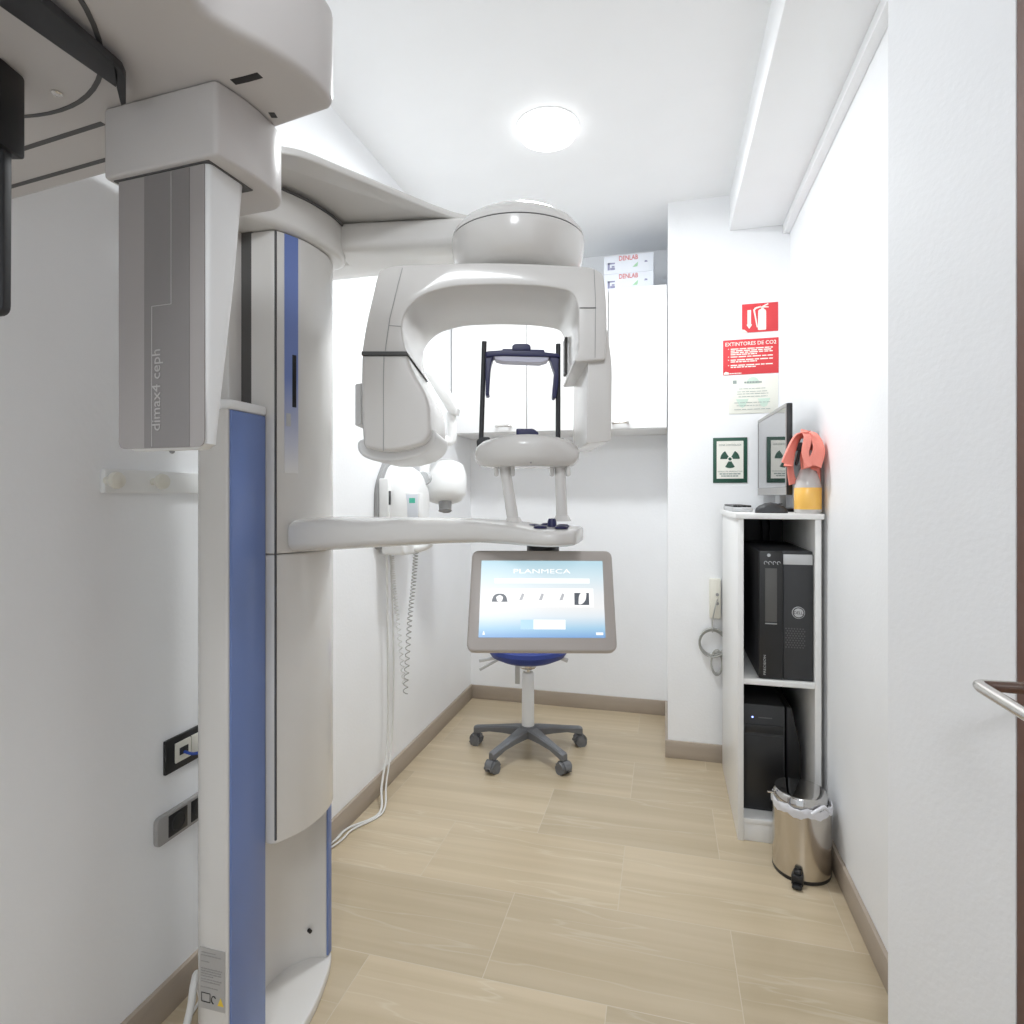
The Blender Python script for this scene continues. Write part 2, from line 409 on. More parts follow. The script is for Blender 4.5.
# base plate
bp = fillet([(-1.0, 1.0, .02), (-.80, 1.0, .03), (-.777, 1.08, .06), (-.779, 1.20, .08), (-.812, 1.315, .04), (-.833, 1.358, .01), (-1.0, 1.358, .02)], 5)
ext_z([p for p in bp], 0, .026, .005).build('base_plate', 'white', xr)
# rating label on the column's near side
lab = MB().box((-.900, .9835, .180), (-.840, .9852, .300)); lb = lab.build('rating_label', 'label', xr); lb['label'] = 'grey rating label with small print and yellow warning triangle'
lt = MB()
for i, (zz, w) in enumerate([(.291, .035), (.285, .05), (.273, .02), (.259, .05), (.254, .048), (.249, .05), (.244, .03), (.238, .05), (.233, .045), (.222, .04)]):
    word_bars(lt, (-.896, .9834, zz), (1, 0, 0), (0, 0, 1), w, .0016, seed=i)
lt.build('small_print', 'socketgrey', lb)
lt = MB()
lt.tube([(-.894, .983, .2115), (-.874, .983, .2115), (-.874, .983, .194), (-.894, .983, .194)], .0009, 6, 0, closed=True)
lt.build('box_mark', 'black', lb)
y = .9829
MB().prism([(-.8565, y, .192), (-.8425, y, .192), (-.8495, y, .208)], (0, .0006, 0)).build('warning_triangle', 'yellow', lb)
MB().tube([(-.8655 + .005 * math.cos(a * math.pi / 6), y, .201 + .0075 * math.sin(a * math.pi / 6)) for a in range(1, 10)], .001, 6, 0).build('recycling_mark', 'black', lb)
# upper mast
MB().box((-.99, 1.06, 1.37), (-.895, 1.33, 1.80), .006).build('mast', 'white', xr)
MB().box((-.896, 1.098, 1.37), (-.868, 1.32, 1.80)).build('mast_recess', 'darkstrip', xr)
# carriage, with convex front
def carr(dx=0):
    base = [(-.869, 1.0975), (-.822 + dx, 1.0975), (-.8115 + dx, 1.100), (-.807 + dx, 1.105), (-.796 + dx, 1.125), (-.782 + dx, 1.16), (-.776 + dx, 1.20), (-.776 + dx, 1.235), (-.781 + dx, 1.265), (-.790 + dx, 1.292), (-.799 + dx, 1.308), (-.808 + dx, 1.318), (-.869, 1.3255)]
    mid = cr_spline([Vector(p) for p in base[3:11]], 4)
    return [Vector(p) for p in base[:3]] + mid + [Vector(p) for p in base[11:]]
ext_z(carr(), .45, 1.0735, .005).build('carriage_cover', 'white', xr)
ca = ext_z(carr(), 1.0755, 1.772, .003).build('carriage', 'white', xr)
fr = cr_spline([Vector(p) for p in [(-.807, 1.105), (-.796, 1.125), (-.782, 1.16), (-.774, 1.20)]], 8)
def front_strip(i0, i1, z0, z1, th=.0012):
    m = MB(); seg = fr[i0:i1 + 1]
    m.loft([[(p.x, p.y, z0), (p.x + th, p.y - th * .6, z0), (p.x + th, p.y - th * .6, z1), (p.x, p.y, z1)] for p in seg]); return m
front_strip(5, 13, 1.25, 1.770).build('stripe_print', 'stripefade', ca)
front_strip(10, 12, 1.395, 1.51, .0016).build('key_slot', 'black', ca)
front_strip(6, 9, 1.352, 1.38, .003).build('key_switch', 'silver', ca)
MB().box((-.812, 1.0985, .46), (-.8085, 1.102, 1.77)).build('seam', 'seam', ca)
# shoulder on top of the carriage
sh = fillet([(-.99, 1.02, .02), (-.83, 1.02, .04), (-.795, 1.085, .04), (-.765, 1.15, .05), (-.752, 1.235, .06), (-.760, 1.30, .04), (-.79, 1.352, .03), (-.99, 1.345, .02)], 6)
ext_z(sh, 1.774, 1.865, .028, 5).build('shoulder', 'white', xr)
ext_z([(p.x * 1.0 + .004, p.y) for p in sh], 1.852, 1.857).build('joint_gasket', 'seam', xr)
# overhead wing plate and arm body
wing = [(-.40, 1.385), (-.435, 1.37), (-.479, 1.345), (-.515, 1.30), (-.548, 1.25), (-.60, 1.165), (-.65, 1.084), (-.69, 1.022), (-.735, .990), (-.82, .93), (-.90, .80), (-.93, .60)]
wp = [Vector(p) for p in wing]
wp = cr_spline(wp, 4) + [Vector(p) for p in [(-1.08, .60), (-1.08, 1.25), (-1.02, 1.42), (-.8, 1.5), (-.45, 1.45), (-.40, 1.41)]]
ext_z(wp, 1.866, 1.882, .004, 3).build('overhead_wing', 'white', xr)
ext_z(fillet([(-.80, 1.27, .04), (-.60, 1.30, .1), (-.40, 1.33), (-.40, 1.44), (-.60, 1.47, .1), (-.95, 1.47, .06), (-.95, 1.36), (-.80, 1.36)], 5), 1.795, 1.865, .02, 4).build('overhead_arm', 'white', xr)
# rotating hub
HC = at_depth(518, 300, 1.375); HX, HY = HC.x, HC.y
MB().lathe([(0, 1.700), (.118, 1.702), (.138, 1.715), (.149, 1.742), (.1535, 1.770), (.1535, 1.786)], (HX, HY, 0), 64).build('hub', 'white', xr)
MB().lathe([(.1515, 1.786), (.1515, 1.789)], (HX, HY, 0), 64).build('hub_seam', 'seam', xr)
MB().lathe([(.153, 1.789), (.150, 1.799), (.136, 1.817), (.112, 1.833), (.075, 1.846), (.03, 1.852), (0, 1.853)], (HX, HY, 0), 64).build('hub_cap', 'white', xr)
# C arm, built in its own turned frame
def cpoly(poly, Z, Z2, bevel=.012, seg=4, k=6):
    q = fillet(poly, k); m = MB()
    return m.prism([at_depth(p.x, p.y, Z) for p in q], FWD * (Z2 - Z), bevel, seg)
arch = [(379, 269, 10), (395, 265, 8), (500, 262, 60), (592, 267, 10), (604, 274, 10), (607.5, 318, 20), (605.5, 359.5, 3), (574, 362, 4), (578.5, 350, 4), (578.5, 306, 14), (572, 291, 10),
        (545, 286, 20), (500, 284, 30), (450, 286, 25), (420, 295, 18), (404, 312, 12), (401, 330, 14), (406, 352), (362, 352), (366, 325, 20)]
ar = cpoly(arch, 1.23, 1.52, .014).build('c_arm', 'white', xr)
ar['label'] = 'white C-shaped rotating arm'
head = [(361.5, 354.5), (406.5, 354.5), (414, 374, 14), (429, 398, 14), (431, 434, 12), (424, 444, 8), (404, 450, 10), (384, 452.5, 10), (363, 447, 5), (360.5, 400, 20)]
th_ = cpoly(head, 1.23, 1.52, .012).build('tube_head', 'white', xr)
cpoly([(361.6, 351.4), (406.6, 351.4), (408.2, 354.8), (361.4, 354.8)], 1.228, 1.521, 0).build('groove', 'seam', xr)
rim = [(356, 440, 8), (436, 428, 10), (435, 444, 10), (423, 455, 14), (398, 462, 14), (372, 461, 10), (358, 454, 8)]
cpoly(rim, 1.262, 1.51, .012).build('tube_head_rim', 'white2', xr)
def line_on(pts, Z, w=.8, m='seamlight', name='seam', parent=ar, th=.0012):
    q = MB()
    for (a, b) in zip(pts, pts[1:]):
        A, B = at_depth(*a, Z), at_depth(*b, Z); d_ = (B - A).normalized(); n_ = d_.cross(FWD) * (w * Z / F / 2)
        q.prism([A - n_, B - n_, B + n_, A + n_], -FWD * th)
    return q.build(name, m, parent)
line_on([(402.5, 268), (398, 285), (390, 318), (386, 345), (385.4, 351)], 1.2302, .6)
line_on([(384, 355.5), (383.5, 380), (383.5, 451)], 1.2302, .6, parent=th_)
line_on([(388.5, 325.5), (401, 326.5)], 1.2302, .5)
line_on([(579.5, 308), (596, 308)], 1.2302, .9, 'seam')
line_on([(594, 270), (595.5, 300), (595, 358)], 1.2302, .5)
# detail on the arch: little emitter mark under the arch, window in right limb
q = MB(); a = at_depth(566, 340, 1.485); b = at_depth(566, 376, 1.485)
q.box((-.006, -.03, 0), (.001, .012, a.z - b.z), .0015, mtx=Matrix.Translation(b) @ Matrix.Rotation(TH, 4, 'Z')).build('beam_window', 'darkstrip', ar)
q = MB(); a = at_depth(515, 289, 1.30); q.cyl(a, a + Vector((0, 0, .006)), .003).build('laser_port', 'black', ar)
sens = [(588, 361), (603, 361), (604.5, 328, 4), (607.5, 330, 6), (612, 366, 10), (611, 441, 4), (587, 443.5, 3)]
se = cpoly(sens, 1.245, 1.53, .008).build('sensor', 'white', xr)
p0 = at_depth(587.2, 430, 1.30); p1 = at_depth(587.2, 375, 1.30)
def local_box(o, lo, hi, bev=.001): return MB().box(lo, hi, bev, mtx=Matrix.Translation(o) @ Matrix.Rotation(TH, 4, 'Z'))
hz = p1.z - p0.z
fr_ = MB()
for lo, hi in [((-.004, -.01, -.012), (.004, .205, -.006)), ((-.004, -.01, hz + .006), (.004, .205, hz + .012)), ((-.004, -.01, -.012), (.004, -.004, hz + .012)), ((-.004, .199, -.012), (.004, .205, hz + .012))]:
    fr_.box(lo, hi, .0005, mtx=Matrix.Translation(p0) @ Matrix.Rotation(TH, 4, 'Z'))
fr_.build('sensor_frame', 'seamlight', se)
# bracket seen left of the tube head
cpoly([(355, 384, 2), (361, 383), (361, 424), (355, 426, 2)], 1.33, 1.44, .003).build('handle', 'white2', th_)

# patient table arm: loft along x
secs = [(-.79, 1.115, 1.305, 1.074, 1.150), (-.74, 1.118, 1.30, 1.078, 1.152), (-.66, 1.126, 1.292, 1.084, 1.152), (-.55, 1.135, 1.285, 1.092, 1.152), (-.45, 1.138, 1.283, 1.0995, 1.152),
        (-.37, 1.135, 1.288, 1.103, 1.150), (-.30, 1.115, 1.30, 1.102, 1.145), (-.25, 1.098, 1.31, 1.100, 1.138), (-.22, 1.092, 1.315, 1.0995, 1.1365), (-.20, 1.096, 1.312, 1.100, 1.1365), (-.185, 1.106, 1.302, 1.1005, 1.1365), (-.175, 1.123, 1.285, 1.102, 1.136), (-.169, 1.15, 1.26, 1.106, 1.134)]
R_ = []
for (x, y0, y1, z0, z1) in secs: R_.append(superring((y0 + y1) / 2, (z0 + z1) / 2, (y1 - y0) / 2, (z1 - z0) / 2, x, 36, .5))
tb = MB().loft(R_).build('patient_table', 'white', xr)
for (bx_, by_, dx) in [(-.262, 1.190, 0), (-.203, 1.200, 0), (-.238, 1.140, 0), (-.196, 1.142, 0), (-.245, 1.245, 0), (-.225, 1.195, 1)]:
    P = Vector((bx_, by_, 1.1365))
    m = MB()
    if dx: m.lathe([(.0, .0), (.010, .0), (.009, .012), (.007, .017), (0, .018)], P, 20)
    else: m.lathe([(0, 0), (.0135, 0), (.0135, .003), (.009, .0055), (0, .006)], P, 20)
    m.build('joystick' if dx else 'control_button', 'navy', tb)
# posts and chin rest
def post(u0, v0, u1, v1, Z):
    A, B = at_depth(u0, v0, Z), at_depth(u1, v1, Z)
    m = MB().cyl(A, B, .0125, .0115, 20); m.cyl(A, A + Vector((0, 0, .012)), .020, .014, 20)
    m.box((-.022, -.012, -.022), (-.013, .012, 0), .003, mtx=Matrix.Translation(B) @ Matrix.Rotation(TH, 4, 'Z'))
    m.box((.013, -.012, -.022), (.022, .012, 0), .003, mtx=Matrix.Translation(B) @ Matrix.Rotation(TH, 4, 'Z'))
    return m.build('support_post', 'white', xr)
post(513.5, 523, 504.5, 466, 1.27); post(562, 521, 560, 466, 1.27)
CC = at_depth(527, 455, 1.29); cz = 1.259
def chin_fn(co):
    x, y_, z = co; s_ = max(0, 1 - (x / .115) ** 2)
    if z > .03: z += .014 * s_
    else: z += .004 * s_
    return Vector((x, y_, z))
m = MB().lathe([(0, 0), (.085, 0), (.103, .006), (.113, .020), (.1145, .034), (.110, .046), (.098, .054), (.07, .056), (0, .055)], (0, 0, 0), 48, 1, .78, fn=chin_fn)
m.bm.transform(Matrix.Translation((CC.x, CC.y, cz)) @ Matrix.Rotation(TH, 4, 'Z'))
ch = m.build('chin_rest', 'white', xr)
cpoly([(516, 428.5, 2), (533, 428.5, 2), (538.5, 432, 2), (538.5, 440, 0), (517, 440, 0)], 1.29, 1.33, .003).build('chin_cup', 'navy', ch)
MB().sphere(at_depth(531, 462.5, 1.1895), .0022).build('screw', 'seamlight', ch)
# temple supports
def rod(u0, v0, u1, v1, Z):
    A, B = at_depth(u0, v0, Z), at_depth(u1, v1, Z); return MB().cyl(A, B, .0056, .0056, 14, .001).build('temple_rod', 'charcoal', xr)
rod(481, 445, 484.3, 342, 1.345); rod(558, 445, 558.2, 344.5, 1.345)
cpoly([(476.5, 440, 2), (482, 437, 1), (490, 437, 2), (490, 443), (484, 445), (477, 449, 1)], 1.33, 1.36, .002).build('rod_clamp', 'charcoal', xr)
cpoly([(553, 437.5, 2), (564, 438, 2), (567, 443, 1), (553, 443, 1)], 1.33, 1.36, .002).build('rod_clamp', 'charcoal', xr)
hbp = cpoly([(486, 351, 2), (502, 350, 1), (503, 348.5), (544, 349.5), (545, 352), (559, 353.5, 2), (560, 357), (546, 356.5), (503, 355.5), (494, 356, 2), (486, 357)], 1.32, 1.365, .0025).build('forehead_support', 'navy', xr)
cpoly([(512, 345.5, 2), (515, 343.5, 2), (528, 343.5, 2), (531, 346, 2), (530.5, 350.5), (512.5, 350.5)], 1.318, 1.35, .003).build('knob', 'navy', hbp)
cpoly([(494, 355.2), (549, 356.5), (548, 360, 1), (540, 362.5, 1), (502, 361, 1), (495, 359, 1)], 1.325, 1.362, .0015).build('pad_plate', 'lilac', hbp)
cpoly([(485.5, 352), (494, 354, 3), (490.5, 366, 6), (488.8, 392, 2), (489.5, 395, 2), (485.5, 396, 2), (485.5, 380)], 1.325, 1.36, .002).build('temple_arm', 'navy', hbp)
cpoly([(558.8, 354), (549, 355.5, 3), (552.5, 366, 6), (554.5, 372), (552.5, 394, 1), (552.5, 398, 2), (556, 398, 2), (558.5, 384)], 1.325, 1.36, .002).build('temple_arm', 'navy', hbp)

# touch screen on the table end
TL, TR, BL, BR = at_depth(471.5, 550, 1.245), at_depth(612.5, 550.5, 1.245), at_depth(466, 651, 1.165), at_depth(618, 652, 1.165)
scx = (TR - TL).normalized(); scy = ((TL + TR) / 2 - (BL + BR) / 2); sch = scy.length; scy.normalize(); scn = scx.cross(scy).normalized()
W0 = ((TR - TL).length + (BR - BL).length) / 4; OC = (TL + TR + BL + BR) / 4
def sp(x, y_, z=0): return OC + scx * x + scy * y_ + scn * z
hh = sch / 2
scr = MB().prism([sp(p.x, p.y) for p in fillet([(-W0, -hh, .016), (W0, -hh, .016), (W0 * .985, hh, .016), (-W0 * .985, hh, .016)], 6)], -scn * .03, .005, 3).build('touch_screen', 'bezel', xr)
nk = at_depth(543, 549, 1.31); MB().cyl((nk.x, nk.y, 1.06), (nk.x, nk.y, 1.108), .036).cyl((nk.x, nk.y, 1.03), (nk.x, nk.y, 1.07), .02).build('screen_neck', 'black', xr)
dw, dt_, db = .1265, .081, -.0775
disp = MB().prism([sp(-dw, db, .0002), sp(dw, db, .0002), sp(dw, dt_, .0002), sp(-dw, dt_, .0002)], scn * .0006).build('display', 'display', scr)
def sq(x0, x1, y0, y1, z=.0009, th=.0003): return MB().prism([sp(x0, y0, z), sp(x1, y0, z), sp(x1, y1, z), sp(x0, y1, z)], scn * th)
m = MB(); text_bm(m, 'PLANMECA', sp(0, .054, .0009), scx, scy, height=.0095, width=.118, bold=.0); m.build('screen_title', 'dispwhite', disp)
sq(-.098, .098, .033, .043).build('screen_banner', 'dispwhite', disp)
sq(-.105, .105, -.016, .022).build('thumbnail_row', 'dispwhite', disp)
m = MB()
m.prism([sp(p.x, p.y, .0013) for p in fillet([(-.103, -.006), (-.070, -.006), (-.073, .006, .006), (-.080, .011, .006), (-.093, .011, .006), (-.100, .006, .006)], 3)], scn * .0003); m.build('panoramic_thumbnail', 'dispdark', disp)
MB().prism([sp(p.x, p.y, .0017) for p in fillet([(-.091, -.0055, .003), (-.082, -.0055, .003), (-.079, .004, .003), (-.0865, .0085, .004), (-.094, .004, .003)], 3)], scn * .0003).build('thumbnail_detail', 'dispwhite', disp)
for cx in (-.042, -.002, .040):
    MB().prism([sp(cx - .005, -.003, .0013), sp(cx + .002, -.002, .0013), sp(cx + .006, .010, .0013), sp(cx + .001, .012, .0013)], scn * .0003).build('scan_thumbnail', 'dispgrey', disp)
sq(.066, .096, -.012, .013, .0013).build('skull_thumbnail', 'dispdark', disp)
MB().prism([sp(p.x, p.y, .0017) for p in fillet([(.074, -.0115, .004), (.082, -.010, .004), (.089, -.002, .004), (.091, .0125, .003), (.078, .0128, .004), (.075, .004, .004)], 3)], scn * .0003).build('thumbnail_detail', 'dispwhite', disp)
sq(-.043, .047, -.061, -.042).build('button_strip', 'dispwhite', disp)
sq(-.043, -.017, -.061, -.042, .0013).build('screen_button', 'dispblue', disp)
m = MB(); m.prism([sp(.108, -.072, .0009), sp(.122, -.072, .0009), sp(.122, -.067, .0009), sp(.108, -.067, .0009)], scn * .0003); m.build('screen_icon', 'dispwhite', disp); m = MB(); m.prism([sp(-.119, -.072, .0009), sp(-.114, -.072, .0009), sp(-.1165, -.064, .0009)], scn * .0003); m.build('screen_icon', 'dispwhite', disp)

# ceph arm head: slab with rounded plan
slab = [(-.41, -.25), (-.40, .20), (-.412, .36), (-.436, .455), (-.444, .488), (-.436, .51), (-.418, .54), (-.402, .575), (-.393, .612), (-.395, .645), (-.405, .657)]
slab = cr_spline([Vector(p) for p in slab], 4) + [Vector(p) for p in [(-.492, .672), (-.82, .706), (-1.09, .735), (-1.09, -.25)]]
cs = MB().prism([(p.x, p.y, 1.68) for p in slab], (0, 0, .12), .016, 4).build('ceph_arm', 'greywhite', xr)
cs['label'] = 'grey-white overhead cephalometric arm'
def arm_line(pts, w, m, name, z=1.6795, parent=cs):
    q = MB()
    for a_, b_ in zip(pts, pts[1:]):
        a_, b_ = Vector((*a_, z)), Vector((*b_, z)); dd = (b_ - a_).normalized(); nn = dd.cross(UP) * w / 2
        q.prism([a_ - nn, b_ - nn, b_ + nn, a_ + nn], (0, 0, .0015))
    return q.build(name, m, parent)
arm_line([(-.70, .603), (-1.05, .640)], .007, 'seam', 'groove')
arm_line([(-.72, .664), (-1.07, .700)], .007, 'seam', 'groove')
arm_line([tuple(at_z(u, v, 1.68)[:2]) for u, v in ((233, 82), (246, 79), (260, 75))], .009, 'black', 'groove')
arm_line([tuple(at_z(u, v, 1.68)[:2]) for u, v in ((270, 115), (276, 115))], .010, 'black', 'groove')
dd = MB().lathe([(0, 1.6795), (0.2222, 1.6795), (0.2222, 1.684), (0, 1.684)], (-0.7462, 0.3448, 0), 72); dd.build('turning_disc', 'greywhite', cs)
MB().lathe([(0.2222, 1.6786), (0.2272, 1.6786), (0.2272, 1.682), (0.2222, 1.682), (0.2222, 1.6786)], (-0.7462, 0.3448, 0), 72).build('disc_gap', 'seam', cs)
P = at_z(57, 93, 1.679); MB().lathe([(0, -.0025), (.004, -.0025), (.006, -.001), (.006, .001), (0, .001)], P, 16).build('screw', 'chrome', cs)
# white spine of arm rising to the wing
MB().box((-1.07, .62, 1.78), (-.95, .72, 1.88), .01).build('arm_riser', 'white', xr)
# sensor housing and sensor
hp = fillet([(-.646, .556, .006), (-.488, .557, .006), (-.480, .60, .03), (-.482, .655, .03), (-.502, .69, .03), (-.646, .69, .02)], 6)
hs = MB().prism([(p.x, p.y, 1.592) for p in hp], (0, 0, .087), .004).build('sensor_housing', 'greywhite', xr)
ext_z([(p[0], p[1]) for p in [(-.638, .563), (-.503, .563), (-.503, .634), (-.638, .634)]], 1.5905, 1.5925).build('seam', 'seam', hs)
# tapered sensor body
def ceph_ring(z, x0, x1, y0, y1): return [Vector((p.x, p.y, z)) for p in fillet([(x0, y0, .008), (x1, y0, .008), (x1, y1, .012), (x0, y1, .012)], 4)]
cb = MB(); cb.loft([ceph_ring(1.256, -.620, -.520, .572, .585), ceph_ring(1.262, -.629, -.512, .568, .589), ceph_ring(1.32, -.632, -.5095, .566, .595), ceph_ring(1.46, -.634, -.507, .566, .612), ceph_ring(1.592, -.634, -.505, .566, .625)])
cbo = cb.build('ceph_sensor', 'white2', xr); cbo['label'] = 'tapered grey cephalometric sensor with lettering'
def yplate(x0, x1, z0, z1, yy, th=.001, r=0):
    return MB().prism([(p.x, yy, p.y) for p in fillet([(x0, z0, r), (x1, z0, r), (x1, z1), (x0, z1)], 5)], (0, -th, 0))
fp = yplate(-.6325, -.5105, 1.258, 1.590, .5662, .0015, .01).build('front_panel', 'cephgrey', cbo)
yplate(-.594, -.530, 1.2585, 1.589, .5647, .0006).build('dark_band', 'cephband', fp)
m = MB(); yy = .5640
for (x0, x1, z0, z1) in [(-.5555, -.5547, 1.43, 1.588), (-.5825, -.5547, 1.4295, 1.4303), (-.583, -.5822, 1.26, 1.43)]: m.box((x0, yy - .0005, z0), (x1, yy, z1))
m.build('panel_line', 'cephline', fp)
m = MB(); text_bm(m, 'dimax4 ceph', (-.5705, yy, 1.328), (0, 0, 1), (-1, 0, 0), height=.0125, width=.098, bold=.0); m.build('panel_lettering', 'cephline', fp)
MB().sphere((-.575, .585, 1.2555), .003).build('screw', 'seamlight', cbo)
# the sensor head stands turned a few degrees
ta = math.radians(3.4); dX = Vector((math.cos(ta), -math.sin(ta), 0)); dY = Vector((math.sin(ta), math.cos(ta), 0))
def turn(o):
    W = WM[o]; Wi = W.inverted()
    for v in o.data.vertices:
        p = W @ v.co; q_ = Vector((-.517, .580, 0)) + dX * ((p.x + .505) * 1.10) + dY * (p.y - .566); q_.z = p.z; v.co = Wi @ q_
    for c_ in o.children: turn(c_)
turn(hs); turn(cbo)
# ear rod and nasion support
ep = at_depth(-3, 106, .66)
ear = MB(); ear.bm.free(); ear.bm = bmesh.new()
ear.box((-.0245, -.018, 1.585), (.018, .018, 1.68), .004, mtx=Matrix.Translation((ep.x, ep.y, 0)) @ Matrix.Rotation(TH, 4, 'Z'))
eo = ear.build('ear_post', 'black', xr); eo['label'] = 'black hanging ear post'
ear = MB(); mt = Matrix.Translation((ep.x, ep.y, 0)) @ Matrix.Rotation(TH, 4, 'Z')
ear.prism([mt @ Vector((p.x, -.006, p.y)) for p in fillet([(-.016, 1.402, .012), (.0115, 1.402, .012), (.0125, 1.59), (-.016, 1.59)], 5)], (mt.to_3x3() @ Vector((0, .012, 0))), .002)
ear.build('ear_rod', 'charcoal', eo)
def zpoly(px, z): return [at_z(u, v, z) for u, v in px]
A0 = at_z(14, 2, 1.662)
no = MB().prism(zpoly([(37, -2), (112, 62), (118, 70), (119, 80), (116, 88), (0, 7), (-40, -22), (-10, -45)], 1.662), (0, 0, .010), .0015).build('nasion_bar', 'charcoal', xr)
MB().prism(zpoly([(112.5, 62.5), (122, 71), (126, 80), (126, 104), (121, 106), (116.5, 88)], 1.662), (0, 0, .010), .001).build('nasion_tip', 'charcoal', no)
MB().cyl(Vector((A0.x, A0.y, 1.668)), Vector((A0.x, A0.y, 1.681)), .01).build('bar_pivot', 'charcoal', no)

# ------------------------------------------------------------------ coat rail, sockets on left wall
t = thing('coat_rail', 'pale wall rail with round knobs on the left wall', 'coat rail', (XL, 1.1, 1.206))
MB().box((XL, .957, 1.206), (XL + .014, 1.46, 1.256), .003).build('rail', 'white2', t)
for yy in (at_x(111, 483, XL + .025).y, at_x(157, 482, XL + .025).y, 1.34):
    MB().lathe([(0, 0), (.008, 0), (.008, .012), (.015, .018), (.018, .025), (.016, .032), (.008, .036), (0, .037)], (XL + .0135, yy, 1.232), 20, axis=(1, 0, 0)).build('knob', 'beige', t)
t = thing('network_socket', 'black framed network socket on the left wall behind the machine', 'socket', (XL, 1.165, .56))
MB().box((XL, 1.114, .555), (XL + .008, 1.285, .634), .002).build('frame', 'black', t)
f_ = MB().box((XL + .007, 1.140, .573), (XL + .012, 1.185, .619), .001).box((XL + .007, 1.188, .573), (XL + .012, 1.225, .619), .001).build('insert', 'beige', t)
MB().box((XL + .0115, 1.150, .588), (XL + .0128, 1.176, .605)).build('port', 'charcoal', f_)
cbl = MB().tube([(XL + .0135, 1.163, .592), (XL + .035, 1.166, .588), (XL + .05, 1.19, .585), (XL + .05, 1.24, .56), (XL + .045, 1.27, .48), (XL + .03, 1.28, .30), (XL + .03, 1.28, .12), (XL + .04, 1.30, .006)], .0035, 10, 8).build('network_cable', 'bluecable')
tag(cbl, 'blue network cable plugged into the black wall socket', 'cable')
t = thing('power_outlet', 'grey double power outlet low on the left wall', 'power outlet', (XL, 1.16, .40))
MB().prism([(XL, p.x, p.y) for p in fillet([(1.087, .403, .012), (1.30, .403, .012), (1.30, .468, .012), (1.087, .468, .012)], 4)], (.012, 0, 0), .002).build('frame', 'socketgrey', t)
for y0 in (1.118, 1.185, 1.245):
    i_ = MB().box((XL + .011, y0, .411), (XL + .0135, y0 + .055, .461), .001).build('insert', 'black', t)
    MB().lathe([(.018, 0), (.020, 0), (.020, .0012), (.018, .0012), (.018, 0)], (XL + .0134, y0 + .0275, .436), 24, axis=(1, 0, 0)).build('socket_ring', 'charcoal', i_)
c_ = MB().tube([(-.985, .99, .009), (-.994, 1.03, .03), (-.990, 1.055, .09), (-.998, 1.075, .13), (-1.02, 1.11, .12), (-1.04, 1.15, .009)], .008, 12, 8).tube([(-1.0, .80, .005), (-1.02, .95, .0045), (-1.05, 1.10, .0045), (-1.08, 1.22, .0045)], .0035, 8, 6).build('power_cable', 'cable')
tag(c_, 'white power cable lying on the floor behind the machine column', 'cable')

# ------------------------------------------------------------------ wall mounted intraoral x-ray unit
wx = thing('wall_xray_unit', 'small white wall-mounted dental x-ray unit with folding arm on the left wall', 'x-ray machine', (XL, 2.3, 1.0))
MB().prism([(XL, p.x, p.y) for p in fillet([(2.13, .985, .03), (2.42, .985, .03), (2.42, 1.30, .05), (2.33, 1.36, .03), (2.22, 1.36, .04), (2.13, 1.24, .05)], 5)], (.02, 0, 0), .003).build('wall_plate', 'seamlight', wx)
body = MB(); rings = []
for k in range(9):
    f = k / 8; s_ = math.cos(f * math.pi / 2 * .92) ** .5; x = XL + .02 + .125 * math.sin(f * math.pi / 2)
    rings.append([Vector((x, 2.285 + (p.x - 2.285) * s_, 1.16 + (p.y - 1.16) * s_)) for p in fillet([(2.15, 1.0, .05), (2.42, 1.0, .05), (2.42, 1.24, .10), (2.34, 1.335, .06), (2.22, 1.335, .06), (2.15, 1.22, .10)], 5)])
body.loft(rings); bo = body.build('body', 'white2', wx)
MB().box((XL + .02, 2.135, 1.10), (XL + .06, 2.165, 1.27), .004).build('side_label', 'white2', wx)
MB().box((XL + .05, 2.14, 1.165), (XL + .062, 2.158, 1.22), .002).build('handset_hook', 'charcoal', wx)
cp0 = at_y(405.5, 493, 2.185); cp1 = at_y(420, 519, 2.185)
pn = MB().box((cp0.x, 2.18, 1.08), (cp1.x, 2.22, cp0.z), .003).build('control_panel', 'white2', wx)
pf = MB().box((cp0.x + .006, 2.178, 1.09), (cp1.x - .006, 2.1815, cp0.z - .006), .0005).build('panel_face', 'card', pn)
MB().box((cp0.x + .02, 2.176, cp0.z - .04), (cp1.x - .018, 2.1785, cp0.z - .02)).build('display', 'lcd', pf)
# lower tray with hook
tr_ = MB(); a = at_y(376, 548, 2.2); tr_.prism([(XL + .02, p.x, p.y) for p in fillet([(2.15, 1.05), (2.15, .965, .02), (2.35, .955, .03), (2.38, 1.05)], 4)], (.10, 0, 0), .012, 4)
tr_.tube([(XL + .10, 2.26, .98), (XL + .15, 2.27, .985), (XL + .178, 2.275, 1.0), (XL + .185, 2.275, 1.012)], .014, 12, 4); tr_.build('holder', 'white2', wx)
